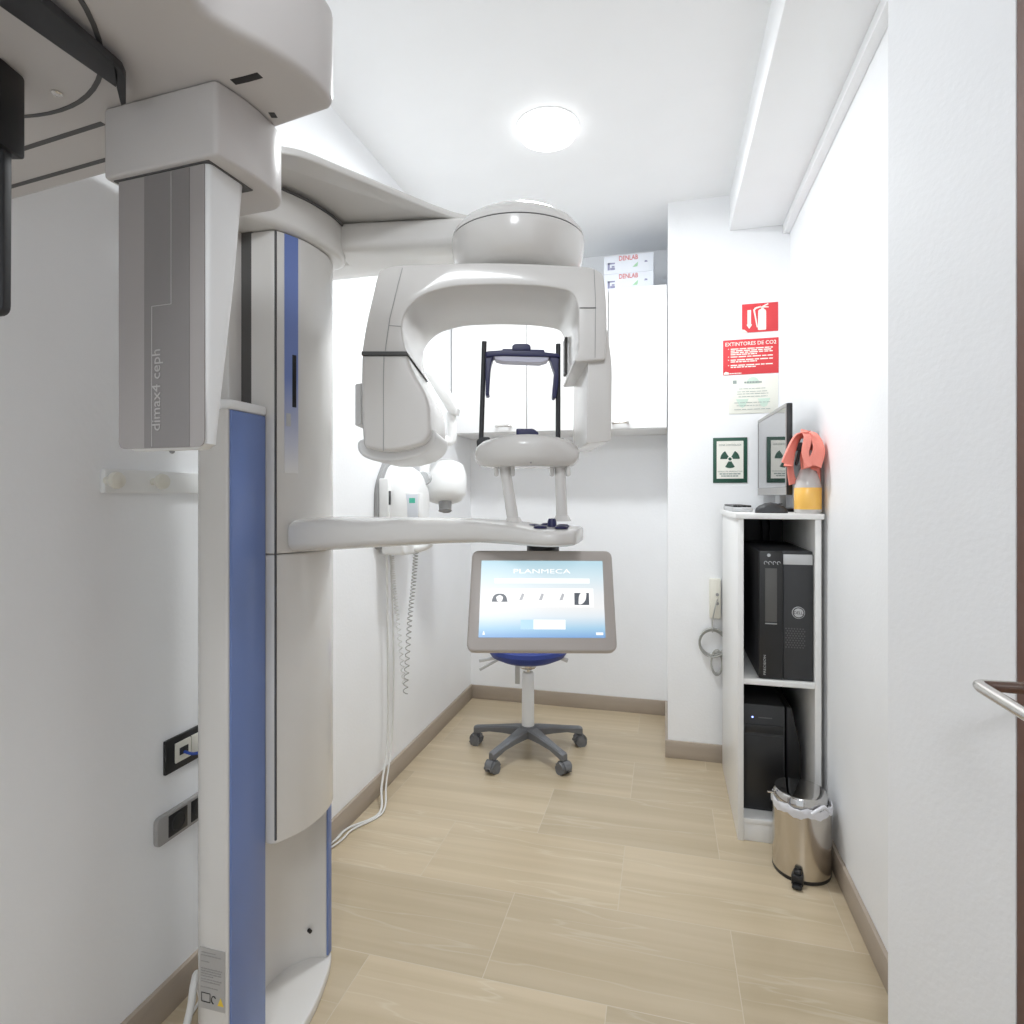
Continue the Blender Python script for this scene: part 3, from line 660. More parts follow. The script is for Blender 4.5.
# vertical post, folding arm, yoke, tube head
MB().box((XL + .0, 2.29, 1.34), (XL + .05, 2.37, 1.90), .008).build('wall_arm', 'white2', wx)
E1 = at_y(453, 411, 2.42); E0 = Vector((XL + .07, 2.35, 1.86))
m = MB(); dv = (E1 - E0).normalized(); sd = dv.cross(Vector((0, 1, 0))).normalized() * .028
m.prism([E0 - sd, E1 - sd * .8, E1 + dv * .02, E1 + sd * .8, E0 + sd], (0, .05, 0), .008, 3); m.build('folding_arm', 'white2', wx)
MB().cyl(E1 + Vector((-.03, -.002, .05)), E1 + Vector((-.03, .052, .05)), .01).build('arm_joint', 'seamlight', wx)
m = MB(); e = E1 + Vector((-.02, .03, 0)); hc = at_y(443, 482, 2.5)
m.tube([e, e + Vector((0, .01, -.12)), at_y(444, 441, 2.44), at_y(433, 450, 2.40), at_y(426, 463, 2.365), at_y(424, 480, 2.345)], .021, 14, 6); m.build('yoke', 'white2', wx)
kc = at_y(423, 478, 2.320); m = MB().cyl(kc, kc + Vector((0, .03, 0)), .028, .028, 24, .003); m.build('pivot_cap', 'silver', wx)
hd = MB(); ax = Vector((.12, -.30, -1)).normalized()
hd.lathe([(0, -.10), (.05, -.095), (.085, -.075), (.098, -.03), (.098, .02), (.092, .06), (.075, .085), (.05, .095), (0, .097)], at_y(445, 482, 2.5), 40, axis=ax, sy=.85); hd.build('tube_head', 'white2', wx)
tc_ = at_y(445, 482, 2.5); MB().cyl(tc_ + ax * .085, tc_ + ax * .135, .030, .027, 24, .003).build('cone', 'seamlight', wx)
# coiled handset cords
def coil(pts, R, turns, r):
    P = cr_spline([Vector(p) for p in pts], 60); out = []
    n = len(P)
    for i, p in enumerate(P):
        t_ = i / (n - 1) * turns * 2 * math.pi
        out.append(p + Vector((math.cos(t_), math.sin(t_), 0)) * R)
    m = MB(); m.tube(out, r, 6, 0); return m
c1 = coil([(-1.075, 2.20, .955), (-1.075, 2.215, .85), (-1.070, 2.24, .70), (-1.066, 2.30, .40)], .0085, 34, .0022); c1.build('coiled_cord', 'cable', wx)
c2 = coil([(-1.0, 2.27, .965), (-1.012, 2.27, .83), (-1.03, 2.27, .66), (-1.055, 2.285, .37)], .010, 30, .0022); c2.build('coiled_cord', 'greycable', wx)
cords = MB()
G = at_z(332, 845, .006)
cords.tube([(-1.085, 2.17, 1.0), (-1.09, 2.19, .75), (-1.092, 2.20, .45), (-1.09, 2.19, .2), (-1.08, 2.12, .06), (-1.04, 2.02, .008), (G.x + .0, G.y + .1, .007), (G.x - .01, G.y, .007), (G.x - .10, G.y - .25, .007)], .0045, 10, 8)
cords.tube([(-1.085, 2.20, 1.0), (-1.09, 2.235, .75), (-1.088, 2.245, .45), (-1.085, 2.22, .2), (-1.07, 2.14, .06), (-1.03, 2.03, .008), (G.x + .02, G.y + .1, .007), (G.x + .01, G.y, .007), (G.x - .08, G.y - .25, .007)], .0035, 10, 8)
cords.build('power_cord', 'cable', wx)['label'] = 'pair of white cords reaching the floor'

# ------------------------------------------------------------------ wall cabinets
YC = 3.0
edges = [(-1.115, -.70, 'R', 'white wall cabinet at the left corner of the back wall', ), (-.698, -.278, 'R', 'middle white wall cabinet on the back wall, partly behind the C-shaped arm'), (-.276, .010, 'L', 'narrow white wall cabinet under the stacked boxes')]
for x0, x1, hs_, lab in edges:
    t = thing('wall_cabinet', lab, 'cabinet', ((x0 + x1) / 2, 3.17, 1.535), group='white wall cabinets')
    MB().box((x0, YC + .02, 1.535), (x1, YB, 2.2385), .001).build('carcass', 'laminate', t)
    dr = MB().box((x0 + .0015, YC, 1.537), (x1 - .0015, YC + .019, 2.242), .0015).build('door', 'gloss', t)
    hx = x1 - .075 if hs_ == 'R' else x0 + .06
    if hs_ == 'R' and x0 < -1: hx = x1 - .12
    MB().tube([(hx - .036, YC + .001, 1.565), (hx - .036, YC - .022, 1.566), (hx - .03, YC - .028, 1.566), (hx + .03, YC - .028, 1.566), (hx + .036, YC - .022, 1.566), (hx + .036, YC + .001, 1.565)], .0065, 12, 4).build('handle', 'chrome', dr)

# supply boxes
bx0, bx1 = at_y(604, 260, 3.04).x, at_y(653.5, 260, 3.04).x
def supply_box(z0, z1, lab, dx=0):
    t = thing('supply_box', lab, 'box', ((bx0 + bx1) / 2 + dx, 3.14, z0), group='supply boxes on the cabinets')
    b = MB().box((bx0 + dx, 3.04, z0), (bx1 + dx, 3.26, z1), .002).build('carton', 'card', t)
    h_ = z1 - z0; w = bx1 - bx0; y0 = 3.0397
    m = MB(); text_bm(m, 'DENLAB', (bx0 + dx + w * .50, y0, z1 - h_ * .30), (1, 0, 0), (0, 0, 1), height=.024, width=w * .38, bold=.005); m.build('lettering', 'ink', b)
    m = MB(); rnd = random.Random(5); q0 = bx0 + dx + w * .075; qz = z0 + h_ * .22; s_ = h_ * .40
    m.box((q0, y0 - .0005, qz), (q0 + s_ * .3, y0, qz + s_)); m.box((q0, y0 - .0005, qz + s_ * .8), (q0 + s_, y0, qz + s_)); m.box((q0 + s_ * .35, y0 - .0005, qz), (q0 + s_, y0, qz + s_ * .3)); m.box((q0 + s_ * .55, y0 - .0005, qz + s_ * .35), (q0 + s_ * .95, y0, qz + s_ * .55))
    m.build('stamp', 'bluegrey', b)
    a = bx0 + dx + w * .63; m = MB(); m.prism([(a - .012, y0, z0 + h_ * .28), (a + .012, y0, z0 + h_ * .30), (a + .016, y0, z0 + h_ * .55), (a, y0, z0 + h_ * .42)], (0, -.0004, 0)); m.build('leaf_mark', 'lightgreen', b)
    a = bx0 + dx + w * .85; m = MB(); m.prism([(a - .008, y0, z0 + h_ * .50), (a + .008, y0, z0 + h_ * .50), (a + .006, y0, z0 + h_ * .58), (a - .005, y0, z0 + h_ * .60)], (0, -.0004, 0)); m.build('print_mark', 'bluegrey', b)
supply_box(2.239, 2.331, 'lower white carton of the two stacked on the wall cabinet')
supply_box(2.3315, 2.423, 'upper white carton of the two stacked on the wall cabinet', -.0)

# ------------------------------------------------------------------ signs on the pillar
def sign(name, lab, x0, x1, z0, z1, m):
    t = thing(name, lab, 'sign', ((x0 + x1) / 2, YP, z0))
    b = MB().box((x0, YP - .003, z0), (x1, YP, z1), .0005).build('panel', m, t); return t, b
RX, UZ = (1, 0, 0), (0, 0, 1)
ys = YP - .0031
t, b = sign('fire_extinguisher_sign', 'square red sign with a white fire extinguisher picture, topmost on the pillar', .333, .482, 1.928, 2.055, 'red')
def pic(x, z): return (.333 + .149 * x, ys, 1.928 + .127 * z)
m = MB(); ex = (0, -.0006, 0)
m.prism([pic(p.x, p.y) for p in fillet([(.44, .06, .04), (.67, .06, .04), (.67, .74, .06), (.60, .80, .03), (.60, .86), (.54, .86), (.54, .80, .03), (.45, .76, .06)], 3)], ex)
m.prism([pic(*p) for p in [(.50, .86), (.72, .98), (.74, .94), (.62, .88), (.74, .86), (.74, .83), (.50, .84)]], ex)
m.prism([pic(*p) for p in [(.52, .90), (.36, .86), (.31, .78), (.34, .60), (.41, .16), (.44, .16), (.38, .62), (.36, .76), (.40, .81), (.52, .85)]], ex)
m.prism([pic(*p) for p in [(.15, .78), (.25, .78), (.25, .30), (.28, .26), (.20, .12), (.13, .26), (.15, .30)]], ex)
m.build('pictogram', 'signwhite', b)
m = MB(); m.prism([pic(*p) for p in [(.0, .0), (.16, .0), (.07, .10), (.0, .12)]], ex); m.build('corner_mark', 'signwhite', b)
t, b = sign('extinguisher_instruction_sign', 'red instruction sign headed EXTINTORES DE CO2', .253, .484, 1.743, 1.899, 'red')
m = MB(); text_bm(m, 'EXTINTORES DE CO2', (.3685, ys, 1.872), RX, UZ, height=.0165, width=.212, bold=.012)
m.build('heading', 'signwhite', b)
k = 0
m = MB()
for gz, n in [(1.855, 4), (1.820, 1), (1.806, 2), (1.782, 2)]:
    for i in range(n):
        word_bars(m, (.285, ys, gz - i * .0082), RX, UZ, (.175 if i < n - 1 or n == 1 else .11), .0048, seed=20 + k); k += 1
    m.prism([(.274, ys, gz + .001), (.278, ys, gz + .001), (.278, ys, gz + .005), (.274, ys, gz + .005)], ex)
m.build('small_print', 'signwhite', b)
m = MB()
m.prism([(.256, ys, 1.7445), (.278, ys, 1.7445), (.276, ys, 1.754), (.264, ys, 1.758), (.256, ys, 1.752)], ex); m.build('corner_mark', 'signwhite', b)
m = MB(); word_bars(m, (.28, ys, 1.7465), RX, UZ, .05, .004, seed=9)
m.build('footer_print', 'signwhite', b)
t, b = sign('certificate_notice', 'cream paper certificate with pale green print below the red signs', .278, .482, 1.568, 1.734, 'paper')
def disc(cx, cz, r, n=24, sx=1): return [(cx + sx * r * math.cos(2 * math.pi * i / n), ys, cz + r * math.sin(2 * math.pi * i / n)) for i in range(n)]
m = MB()
m.prism([(p[0], ys, max(p[2], 1.700)) for p in disc(.378, 1.703, .026)], ex); m.build('watermark_print', 'papergreen', b)
for cx in (.334, .424):
    m = MB(); m.prism([(cx - .026, ys, 1.633), (cx + .026, ys, 1.633), (cx + .012, ys, 1.600), (cx, ys, 1.594), (cx - .012, ys, 1.600)], ex); m.build('watermark_print', 'papergreen', b)
m = MB(); m.box((.294, ys - .0006, 1.702), (.310, ys, 1.717)); m.build('stamp', 'greyink', b)
m = MB()
word_bars(m, (.342, ys - .0007, 1.702), RX, UZ, .072, .008, seed=3)
for i, (zz, w, x) in enumerate([(1.677, .11, .32), (1.664, .13, .312), (1.654, .13, .312), (1.642, .12, .318), (1.615, .15, .30), (1.602, .10, .31), (1.585, .15, .30)]): word_bars(m, (x, ys - .0007, zz), RX, UZ, w, .0022, seed=40 + i)
m.build('lettering', 'greyink', b)
t, b = sign('radiation_warning_sign', 'white sign with green border and green radiation trefoil', .210, .355, 1.259, 1.462, 'green')
MB().box((.2255, YP - .0042, 1.278), (.3385, YP - .003, 1.4465)).build('white_field', 'signwhite', b)
ys2 = YP - .0043; m = MB(); cx, cz_ = .282, 1.366
def sect(a0, a1, r0, r1, n=8):
    A = [(cx + r1 * math.cos(a0 + (a1 - a0) * i / n), ys2, cz_ + r1 * math.sin(a0 + (a1 - a0) * i / n)) for i in range(n + 1)]
    B = [(cx + r0 * math.cos(a1 + (a0 - a1) * i / n), ys2, cz_ + r0 * math.sin(a1 + (a0 - a1) * i / n)) for i in range(n + 1)]
    return A + B
R3 = math.radians
for a in (R3(0), R3(120), R3(240)): m.prism(sect(a, a + R3(60), .0115, .041), ex)
m.prism([(cx + .007 * math.cos(i * .3927), ys2, cz_ + .007 * math.sin(i * .3927)) for i in range(16)], ex)
m.build('trefoil', 'green', b)
m = MB(); text_bm(m, 'ZONA CONTROLADA', (.282, ys2, 1.425), RX, UZ, height=.0085, width=.096, bold=.0); m.build('heading', 'greyink', b)
m = MB(); text_bm(m, 'RIESGO DE IRRADIACION', (.282, ys2, 1.307), RX, UZ, height=.0065, width=.104, bold=.0); m.build('lettering', 'greyink', b)
m = MB()
word_bars(m, (.238, ys2, 1.2965), RX, UZ, .088, .0055, seed=71); word_bars(m, (.245, ys2, 1.287), RX, UZ, .075, .0055, seed=72)
m.build('small_print', 'greyink', b)

# ------------------------------------------------------------------ wall outlet and coiled cable on the pillar
t = thing('wall_outlet', 'white wall outlet box on the pillar beside the white shelf unit', 'power outlet', (.225, YP, .648))
MB().box((.193, YP - .03, .652), (.242, YP, .829), .004).build('box', 'beige', t)
for sz_ in (.76, .72): MB().cyl((.226, YP - .0295, sz_), (.226, YP - .034, sz_), .007).build('socket', 'seamlight', t)
m = MB(); pts = [(.226, YP - .036, .74), (.215, YP - .04, .70), (.205, YP - .035, .64), (.206, YP - .03, .59)]
m.tube(pts, .003, 8, 6)
for k in range(5):
    r = .058 + .003 * (k % 3); m.tube([(.207 + r * .92 * math.cos(a * math.pi / 8 + k), YP - .012 - .006 * (k % 3), .535 + r * math.sin(a * math.pi / 8 + k) + .003 * k) for a in range(16)], .003, 6, 3, closed=True)
for k in range(4):
    r = .045 + .004 * (k % 2); m.tube([(.225 + r * .5 * math.cos(a * math.pi / 8), YP - .012 - .006 * (k % 2), .445 + r * 1.1 * math.sin(a * math.pi / 8) + .004 * k) for a in range(16)], .003, 6, 3, closed=True)
tag(m.build('coiled_cable', 'greycable'), 'coiled pale grey cable hanging below the wall outlet on the pillar', 'cable')

# ------------------------------------------------------------------ shelf unit
SX0, SX1, SY0, SY1, ST = .246, .511, 2.19, 2.765, 1.14
t = thing('shelf_unit', 'tall narrow white two-shelf unit holding the computers', 'shelf', ((SX0 + SX1) / 2, 2.48, 0))
MB().box((SX0, SY0, 0), (SX0 + .019, SY1, ST - .02), .001).build('side_panel', 'laminate', t)
MB().box((SX1 - .019, SY0, 0), (SX1, SY1, ST - .02), .001).build('side_panel', 'laminate', t)
MB().box((SX0 - .008, SY0 - .008, ST - .0195), (SX1 + .008, SY1, ST), .002).build('top', 'laminate', t)
MB().box((SX0 + .0192, SY0 + .003, .545), (SX1 - .0192, SY1 - .01, .564), .001).build('shelf', 'laminate', t)
MB().box((SX0 + .0192, SY0 + .003, .060), (SX1 - .0192, SY1 - .01, .078), .001).build('shelf', 'laminate', t)
MB().box((SX0 + .0192, SY0 + .006, 0), (SX1 - .0192, SY0 + .022, .0598), .001).build('plinth', 'laminate', t)
MB().box((SX0 + .0192, SY1 - .009, .0), (SX1 - .0192, SY1, ST - .0198)).build('back_panel', 'charcoal', t)
MB().tube([(.40, SY1 - .02, 1.118), (.40, SY1 - .06, 1.05), (.405, SY1 - .05, .95)], .004, 8, 5).tube([(.43, SY1 - .02, 1.118), (.43, SY1 - .06, 1.05), (.425, SY1 - .05, .95)], .004, 8, 5).build('inner_cable', 'black', t)
bd = MB().prism([(.5225, p.x, p.y) for p in fillet([(2.235, 0), (2.50, 0), (2.50, 1.30, .1), (2.235, 1.345, .02)], 4)], (.0015, 0, 0)).build('leaning_panel', 'board')
tag(bd, 'thin beige panel slotted upright between the shelf unit and the right wall', 'panel')

# upper computer tower
t = thing('computer_tower', 'black computer tower with round silver badge on the upper shelf', 'computer', (.395, 2.42, .5642), group='computers in the shelf unit')
x0, x1, y0, z0, z1 = .316, .490, 2.205, .5645, 1.01
MB().box((x0, y0 + .012, z0), (x1, y0 + .46, z1), .004).build('case', 'charcoal', t)
fl = MB().box((x0, y0 - .004, z0 + .002), (x0 + .078, y0 + .012, z1), .004).build('drive_panel', 'black', t)
fr2 = MB().box((x0 + .079, y0 + .002, z0 + .002), (x1, y0 + .012, z1 - .01), .003).build('grille_panel', 'charcoal', t)
MB().box((x0 + .079, y0 + .0005, z1 - .046), (x1 - .002, y0 + .0022, z1 - .011), .0005).build('silver_strip', 'silver', fr2)
MB().lathe([(.0, 0), (.0205, 0), (.0205, .002), (.017, .003), (0, .003)], (x0 + .127, y0 + .0022, z0 + .235), 28, axis=(0, -1, 0)).build('badge', 'silver', fr2)
m = MB(); text_bm(m, 'DELL', (x0 + .127, y0 - .0010, z0 + .230), RX, UZ, height=.0105, width=.028, bold=.0); m.build('badge_lettering', 'charcoal', fr2)
MB().lathe([(.0155, 0), (.0185, 0), (.0185, .0012), (.0155, .0012), (.0155, 0)], (x0 + .127, y0 - .0008, z0 + .235), 28, axis=(0, -1, 0)).build('badge_ring', 'charcoal', fr2)
m = MB()
for i in range(7):
    for j in range(9):
        m.cyl((x0 + .088 + i * .009 + (j % 2) * .0045, y0 + .0021, z0 + .115 + j * .008), (x0 + .088 + i * .009 + (j % 2) * .0045, y0 + .0008, z0 + .115 + j * .008), .0028, n=6)
m.build('vent_mesh', 'seam', fr2)
m = MB(); text_bm(m, 'PRECISION', (x0 + .022, y0 - .0044, z0 + .05), (0, 0, 1), (-1, 0, 0), height=.0075, width=.068, bold=.0); m.build('lettering', 'silver', fl)
MB().lathe([(0, 0), (.006, 0), (.005, .003), (0, .003)], (x0 + .032, y0 - .004, z1 - .015), 16, axis=(0, -1, 0)).build('power_button', 'silver', fl)
for i in range(4): MB().tube([(x0 + .022 + i * .014 + .005 * math.cos(a), y0 - .0045, z1 - .042 + .006 * math.sin(a)) for a in [k * .7 for k in range(7)]], .001, 6, 0).build('port', 'silver', fl)
MB().box((x0 + .02, y0 - .0055, z0 + .20), (x0 + .058, y0 - .0038, z1 - .06), .0006).build('drive_bay', 'darkstrip', fl)
MB().box((x0 + .02, y0 - .0065, z0 + .192), (x0 + .058, y0 - .0038, z0 + .196), .0006).build('drive_slot', 'seamlight', fl)
# lower computer tower
t = thing('computer_tower', 'plain black computer tower with blue power light on the lower shelf', 'computer', (.35, 2.44, .0785), group='computers in the shelf unit')
x0, x1, y0, z0, z1 = .268, .410, 2.26, .0785, .455
MB().box((x0, y0 + .01, z0), (x1, y0 + .42, z1), .003).build('case', 'black', t)
f2 = MB().box((x0, y0, z0), (x1, y0 + .0098, z1), .003).build('front_panel', 'charcoal', t)
MB().box((x0 + .01, y0 - .004, z1 - .10), (x1 - .004, y0 + .001, z1 - .07), .002).build('drive_door', 'black', f2)
MB().box((x0 + .004, y0 - .002, z0 + .01), (x1 - .004, y0 + .001, z1 - .11), .002).build('front_grille', 'black', f2)
MB().cyl((x0 + .035, y0 - .0005, z1 - .045), (x0 + .035, y0 - .002, z1 - .045), .003).build('power_light', 'bluelight', f2)
m = MB(); m.box((x0 + .055, y0 - .001, z1 - .047), (x0 + .10, y0 + .0005, z1 - .043)); m.build('button_row', 'seam', f2)
bk = MB(); bk.prism([(p.x, 2.30, p.y) for p in [Vector((.422, .0785)), Vector((.47, .0785)), Vector((.47, .30)), Vector((.44, .44)), Vector((.422, .44))]], (0, .35, 0), .004)
tag(bk.build('power_supply_case', 'black'), 'black upright case squeezed right of the lower computer tower', 'power supply')

# monitor
t = thing('monitor', 'black flat monitor on the shelf unit, screen facing the room', 'monitor', (.40, 2.47, ST))
N0, N1 = Vector((.421, 2.285, 0)), Vector((.398, 2.79, 0)); dm = (N1 - N0).normalized(); nm = Vector((-dm.y, dm.x, 0))
def mpz(s_, z, off=0): return N0 + dm * s_ + UP * z + nm * off
Lm = (N1 - N0).length; zb, zt = 1.203, 1.533
mo = MB().prism([mpz(0, zb), mpz(Lm, zb), mpz(Lm, zt), mpz(0, zt)], -nm * .020, .004).build('casing', 'black', t)
bz = MB()
for (s0, s1, za, zb_) in [(0, Lm, zb, zb + .030), (0, Lm, zt - .014, zt), (0, .014, zb + .03, zt - .014), (Lm - .014, Lm, zb + .03, zt - .014)]:
    bz.prism([mpz(s0 + .002, za + .001, .0001), mpz(s1 - .002, za + .001, .0001), mpz(s1 - .002, zb_ - .001, .0001), mpz(s0 + .002, zb_ - .001, .0001)], nm * .0025)
bz.build('bezel', 'socketgrey', t)
MB().prism([mpz(.014, zb + .03, .0001), mpz(Lm - .014, zb + .03, .0001), mpz(Lm - .014, zt - .014, .0001), mpz(.014, zt - .014, .0001)], nm * .0012).build('screen', 'screenoff', t)
c0 = mpz(Lm / 2, 0, -.035)
m = MB(); m.prism([c0 + Vector((-.012, -.05, ST + .012)), c0 + Vector((.012, -.05, ST + .012)), c0 + Vector((.012, .05, ST + .012)), c0 + Vector((-.012, .05, ST + .012))], (0, 0, .16), .004); m.build('stand_neck', 'silver', t)
MB().box((c0.x - .075, c0.y - .12, ST), (c0.x + .06, c0.y + .12, ST + .012), .004).build('stand_base', 'black', t)
MB().prism([(c0.x + .015, 2.33, ST), (c0.x + .04, 2.33, ST), (c0.x + .025, 2.33, ST + .10)], (0, .03, 0), .002).build('stand_foot', 'black', t)
# keyboard and mouse
t = thing('keyboard', 'slim black and silver keyboard behind the mouse on the shelf unit', 'keyboard', (.285, 2.52, ST))
kb = MB().box((.246, 2.36, ST + .0), (.318, 2.72, ST + .018), .004).build('base', 'silver', t)
m = MB()
for i in range(4):
    for j in range(19): m.box((.250 + i * .0165, 2.37 + j * .0182, ST + .0178), (.2645 + i * .0165, 2.3862 + j * .0182, ST + .025), .0015)
o = m.build('key', 'black', t); o['label'] = 'black keys'
t = thing('mouse', 'black computer mouse at the front of the shelf unit top', 'mouse', (.36, 2.235, ST))
R_ = []
for (x, hy, h) in [(.309, .010, .008), (.312, .020, .016), (.322, .027, .026), (.340, .031, .034), (.360, .032, .037), (.380, .031, .034), (.398, .027, .026), (.410, .020, .016), (.414, .010, .009)]:
    R_.append([Vector((x, 2.238 + hy * math.copysign(abs(math.cos(a)) ** .7, math.cos(a)), ST + .0003 + h * max(0, math.sin(a)) ** .7)) for a in [2 * math.pi * i / 24 for i in range(24)]])
MB().loft(R_).build('shell', 'charcoal', t)
MB().box((.385, 2.233, ST + .030), (.398, 2.243, ST + .034), .001).build('wheel', 'black', t)

# spray bottle with cloth
BX, BY = .477, 2.228
t = thing('spray_bottle', 'clear spray bottle of orange liquid under a coral cloth', 'bottle', (BX, BY, ST))
MB().lathe([(0, 0), (.040, 0), (.0435, .004), (.0435, .088), (.0437, .094), (.038, .115), (.022, .160), (.015, .175), (.015, .195), (0, .195)], (BX, BY, ST), 40, sx=1, sy=.85).build('body', 'bottle', t)
MB().lathe([(.0433, .014), (.0440, .015), (.0440, .088), (.0433, .089), (.0433, .014)], (BX, BY, ST), 40, sx=1, sy=.86).build('label_band', 'orange', t)
MB().lathe([(0, 0), (.018, 0), (.018, .02), (.013, .026), (0, .026)], (BX, BY, ST + .193), 24).build('collar', 'white2', t)
MB().box((BX - .050, BY - .010, ST + .217), (BX + .030, BY + .010, ST + .245), .006).build('spray_head', 'charcoal', t)
MB().prism([(p.x, BY - .006, p.y) for p in [Vector((BX - .030, ST + .219)), Vector((BX - .020, ST + .219)), Vector((BX - .032, ST + .165)), Vector((BX - .042, ST + .168))]], (0, .012, 0), .003).build('trigger', 'charcoal', t)
# draped cloth: folded strips over the spray head
cl = MB(); rnd = random.Random(11)
def drape(path, w0, w1, amp, ph, n=14):
    P = cr_spline([Vector(p) for p in path], 7); rings = []; N_ = len(P)
    for i, p in enumerate(P):
        a_ = P[max(0, i - 1)]; c_ = P[min(N_ - 1, i + 1)]; t_ = (c_ - a_).normalized()
        sd_ = t_.cross(Vector((.35, 1, .1))).normalized(); sd2 = Vector((.25, .95, .1)); sd2 = (sd2 - t_ * sd2.dot(t_)).normalized(); nn = t_.cross(sd2)
        f = i / (N_ - 1); w = w0 * (1 - f) + w1 * f; top = []; bot = []
        for j in range(n + 1):
            s_ = j / n * 2 - 1; z_ = amp * math.sin(s_ * 5.2 + ph + f * 2.2) * (.35 + f) - .012 * s_ * s_
            q_ = p + sd2 * (s_ * w) + nn * z_; top.append(q_ + nn * .0011); bot.append(q_ - nn * .0011)
        rings.append(top + bot[::-1])
    cl.loft(rings)
zt_ = ST + .252
drape([(BX - .004, BY - .004, zt_ + .020), (BX - .034, BY - .012, zt_ + .006), (BX - .052, BY - .022, zt_ - .034), (BX - .066, BY - .028, zt_ - .088)], .036, .046, .010, .4)
drape([(BX - .006, BY - .0, zt_ + .024), (BX + .020, BY - .012, zt_ + .016), (BX + .034, BY - .032, zt_ - .035), (BX + .016, BY - .046, zt_ - .100)], .036, .046, .012, 1.4)
drape([(BX - .01, BY + .003, zt_ + .018), (BX + .018, BY + .008, zt_ + .014), (BX + .034, BY + .010, zt_ - .06), (BX + .040, BY + .012, zt_ - .165)], .030, .026, .006, 2.5)
drape([(BX - .0, BY - .010, zt_ + .022), (BX - .002, BY - .036, zt_ - .004), (BX - .014, BY - .052, zt_ - .050), (BX - .006, BY - .056, zt_ - .095)], .028, .036, .012, 3.6)
drape([(BX - .02, BY + .006, zt_ + .010), (BX - .044, BY + .008, zt_ - .04), (BX - .050, BY + .008, zt_ - .10), (BX - .040, BY + .008, zt_ - .150)], .026, .022, .006, .2)
tag(cl.build('cleaning_cloth', 'pink'), 'crumpled coral pink cloth draped over the spray bottle', 'cloth')

# ------------------------------------------------------------------ pedal bin
PX, PY = .425, 2.072
t = thing('pedal_bin', 'small polished steel pedal bin with white liner beside the shelf unit', 'bin', (PX, PY, 0))
R0 = .0865
MB().lathe([(0, 0), (R0 - .002, 0), (R0, .006), (R0, .012)], (PX, PY, 0), 56).build('base_ring', 'black', t)
MB().lathe([(R0 - .001, .010), (R0 - .0005, .012), (R0, .222), (R0 - .004, .224), (R0 - .006, .222), (R0 - .006, .012), (R0 - .001, .010)], (PX, PY, 0), 56).build('body', 'steel', t)
lo = MB(); n = 56; rr = []
for k, (dr_, dz) in enumerate([(-.008, .214), (-.001, .232), (.0025, .228), (.003, .216), (.0015, .205)]):
    rr.append([Vector((PX + (R0 + dr_ + .0012 * math.sin(i * 1.7)) * math.cos(2 * math.pi * i / n), PY + (R0 + dr_) * math.sin(2 * math.pi * i / n), dz + (.004 * math.sin(i * .9 + 1) + .002 * math.sin(i * 2.3) if k in (1, 4) else 0))) for i in range(n)])
lo.loft(rr, cap=False)
lo.tube([(PX + .01, PY - R0 - .002, .222), (PX + .03, PY - R0 + .004, .235), (PX + .05, PY - .07, .24), (PX + .065, PY - .058, .222)], .006, 8, 5)
lo.build('liner', 'bag', t)
MB().lathe([(0, .258), (.06, .2595), (.074, .258), (.079, .252), (.080, .225), (.076, .222), (0, .222)], (PX - .004, PY + .002, 0), 56).build('lid', 'mirror', t)
MB().box((PX - R0 - .016, PY - .008, .236), (PX - R0 + .012, PY + .004, .241), .002).build('lid_hinge_tab', 'steel', t)
pd = MB(); an = math.atan2(-PY, -PX + .0); da = Vector((-.28, -1, 0)).normalized(); pc = Vector((PX - .004, PY, 0)) + da * (R0 + .012)
mt = Matrix.Translation(pc) @ Matrix.Rotation(math.atan2(da.y, da.x) + math.pi / 2, 4, 'Z')
pd.box((-.017, -.012, .006), (.017, .015, .036), .004, mtx=mt); pd.box((-.014, -.030, .004), (.014, -.008, .014), .004, mtx=mt); pd.box((-.012, -.004, .03), (.012, .014, .046), .005, mtx=mt)
pd.build('pedal', 'black', t)

# ------------------------------------------------------------------ stool
SC = at_z(528, 752, 0); sx, sy_ = SC.x, SC.y
face = math.atan2(-sy_, -sx)
st = thing('stool', 'round blue stool on a white post with grey five-star caster base', 'stool', (sx, sy_, 0))
MB().lathe([(0, .425), (.06, .427), (.13, .438), (.172, .458), (.188, .482), (.186, .50), (.16, .515), (.09, .522), (0, .523)], (sx, sy_, 0), 48).build('seat', 'seatblue', st)
MB().lathe([(0, .395), (.034, .395), (.04, .402), (.04, .428), (0, .428)], (sx, sy_, 0), 24).build('seat_plate', 'steel', st)
MB().lathe([(0, .375), (.016, .375), (.016, .396), (0, .396)], (sx, sy_, 0), 20).build('piston', 'chrome', st)
MB().lathe([(0, .09), (.030, .09), (.0275, .37), (.024, .376), (0, .376)], (sx, sy_, 0), 28).build('post', 'white2', st)
MB().lathe([(0, .075), (.036, .075), (.05, .085), (.052, .10), (.044, .118), (.034, .128), (0, .128)], (sx, sy_, 0), 28).build('base_hub', 'caster', st)
def lev(u0, v0, u1, v1, w=.009):
    A, B = at_depth(u0, v0, 2.72), at_depth(u1, v1, 2.72); d_ = (B - A).normalized(); n_ = d_.cross(FWD).normalized() * w
    return MB().prism([A - n_ * .6, B - n_, B + n_, A + n_ * .6], FWD * .012, .003)
lev(504, 657, 479, 661, .008).build('lever', 'silver', st)
lev(504, 657, 479.5, 670, .007).build('lever', 'silver', st)
lev(554, 656, 568, 661, .010).build('lever', 'silver', st)
A = at_depth(517.5, 655, 2.86)
MB().box((A.x - .012, A.y - .004, .29), (A.x + .012, A.y + .004, .445), .002).build('back_bar', 'silver', st)
LR = .262
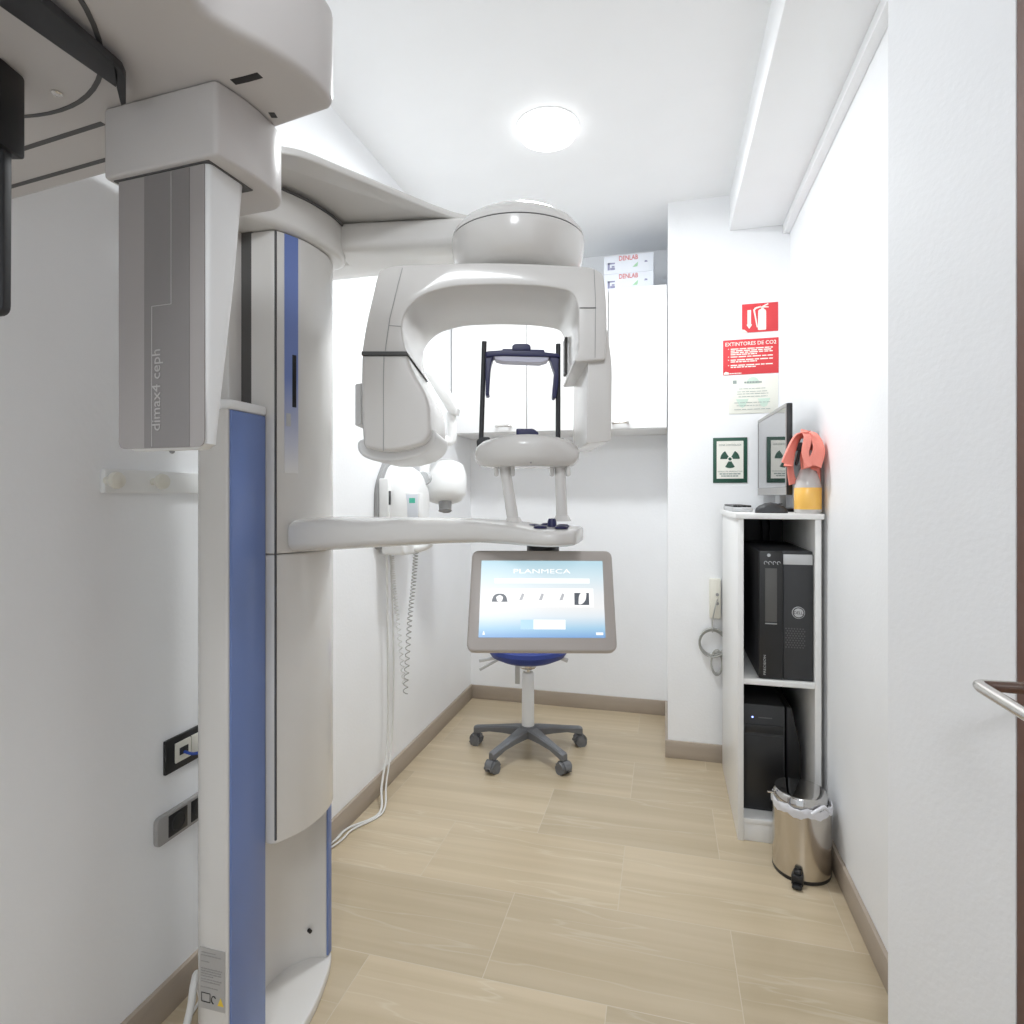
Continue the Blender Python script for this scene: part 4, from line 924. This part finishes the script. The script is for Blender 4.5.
for k in range(5):
    a = face + R3(36 + 72 * k); d_ = Vector((math.cos(a), math.sin(a), 0)); n_ = Vector((-d_.y, d_.x, 0)); o_ = Vector((sx, sy_, 0))
    rings = []
    for (r, w, z0, z1) in [(.02, .030, .082, .122), (.06, .027, .082, .120), (.12, .022, .082, .112), (.19, .018, .078, .102), (.24, .017, .066, .095), (.262, .017, .060, .092), (.272, .012, .060, .088)]:
        c_ = o_ + d_ * r
        rings.append([c_ - n_ * w + UP * z0, c_ + n_ * w + UP * z0, c_ + n_ * w + UP * (z1 - .006), c_ + n_ * (w - .007) + UP * z1, c_ - n_ * (w - .007) + UP * z1, c_ - n_ * w + UP * (z1 - .006)])
    lg = MB().loft(rings).build('leg', 'caster', st)
    wc = o_ + d_ * .262 + UP * .0265 + n_ * .0
    wa = (Matrix.Rotation(.5 + k, 3, 'Z') @ n_).normalized() if k in (1, 3) else n_
    m = MB(); m.cyl(wc - n_ * .024, wc - n_ * .006, .0265, n=24, bevel=.004); m.cyl(wc + n_ * .006, wc + n_ * .024, .0265, n=24, bevel=.004); m.cyl(wc - n_ * .012, wc + n_ * .012, .012, n=12)
    m.cyl(wc + UP * .008, wc + UP * .038, .008, n=12)
    # hood over the two wheels
    hr = []
    for i in range(9):
        aa = math.pi * i / 8; c_ = wc + d_ * (math.cos(aa) * .029) + UP * (math.sin(aa) * .029)
        hr.append([c_ - n_ * .014, c_ + n_ * .014, c_ + n_ * .014 + (c_ - wc).normalized() * .003, c_ - n_ * .014 + (c_ - wc).normalized() * .003])
    m.loft(hr); m.build('caster', 'caster', lg)

# ------------------------------------------------------------------ light, world, camera
def area(name, loc, target, size, power, col, shape='DISK'):
    L = bpy.data.lights.new(name, 'AREA'); L.shape = shape; L.size = size; L.energy = power; L.color = col
    o = bpy.data.objects.new(name, L); COL.objects.link(o); o.location = loc
    o.rotation_euler = (Vector(target) - Vector(loc)).to_track_quat('-Z', 'Y').to_euler(); return o
area('ceiling_lamp_light', (-.415, 2.12, ZC - .062), (-.415, 2.12, 0), .2, 11.5, (.95, .985, 1))
area('corridor_fill_light', (.0, -.9, 2.45), (-.1, .6, .8), .5, 10, (.93, .965, 1))  # unseen fill light added behind the camera to brighten the near surfaces
w = bpy.data.worlds.new('World'); scene.world = w; w.use_nodes = True
w.node_tree.nodes['Background'].inputs['Color'].default_value = (.90, .95, 1, 1); w.node_tree.nodes['Background'].inputs['Strength'].default_value = .50
cam = bpy.data.cameras.new('Camera'); cam.sensor_width = 36; cam.lens = F / 1024 * 36; cam.shift_y = -16 / 1024; cam.clip_start = .02
co = bpy.data.objects.new('Camera', cam); COL.objects.link(co); co.location = EYE; co.rotation_euler = (math.pi / 2, 0, TH)
scene.camera = co
vs = scene.view_settings; vs.view_transform = 'Standard'; vs.look = 'None'; vs.gamma = 1; vs.use_curve_mapping = False; vs.exposure = .75
scene.cycles.max_bounces = 10; scene.cycles.diffuse_bounces = 8; scene.cycles.glossy_bounces = 4
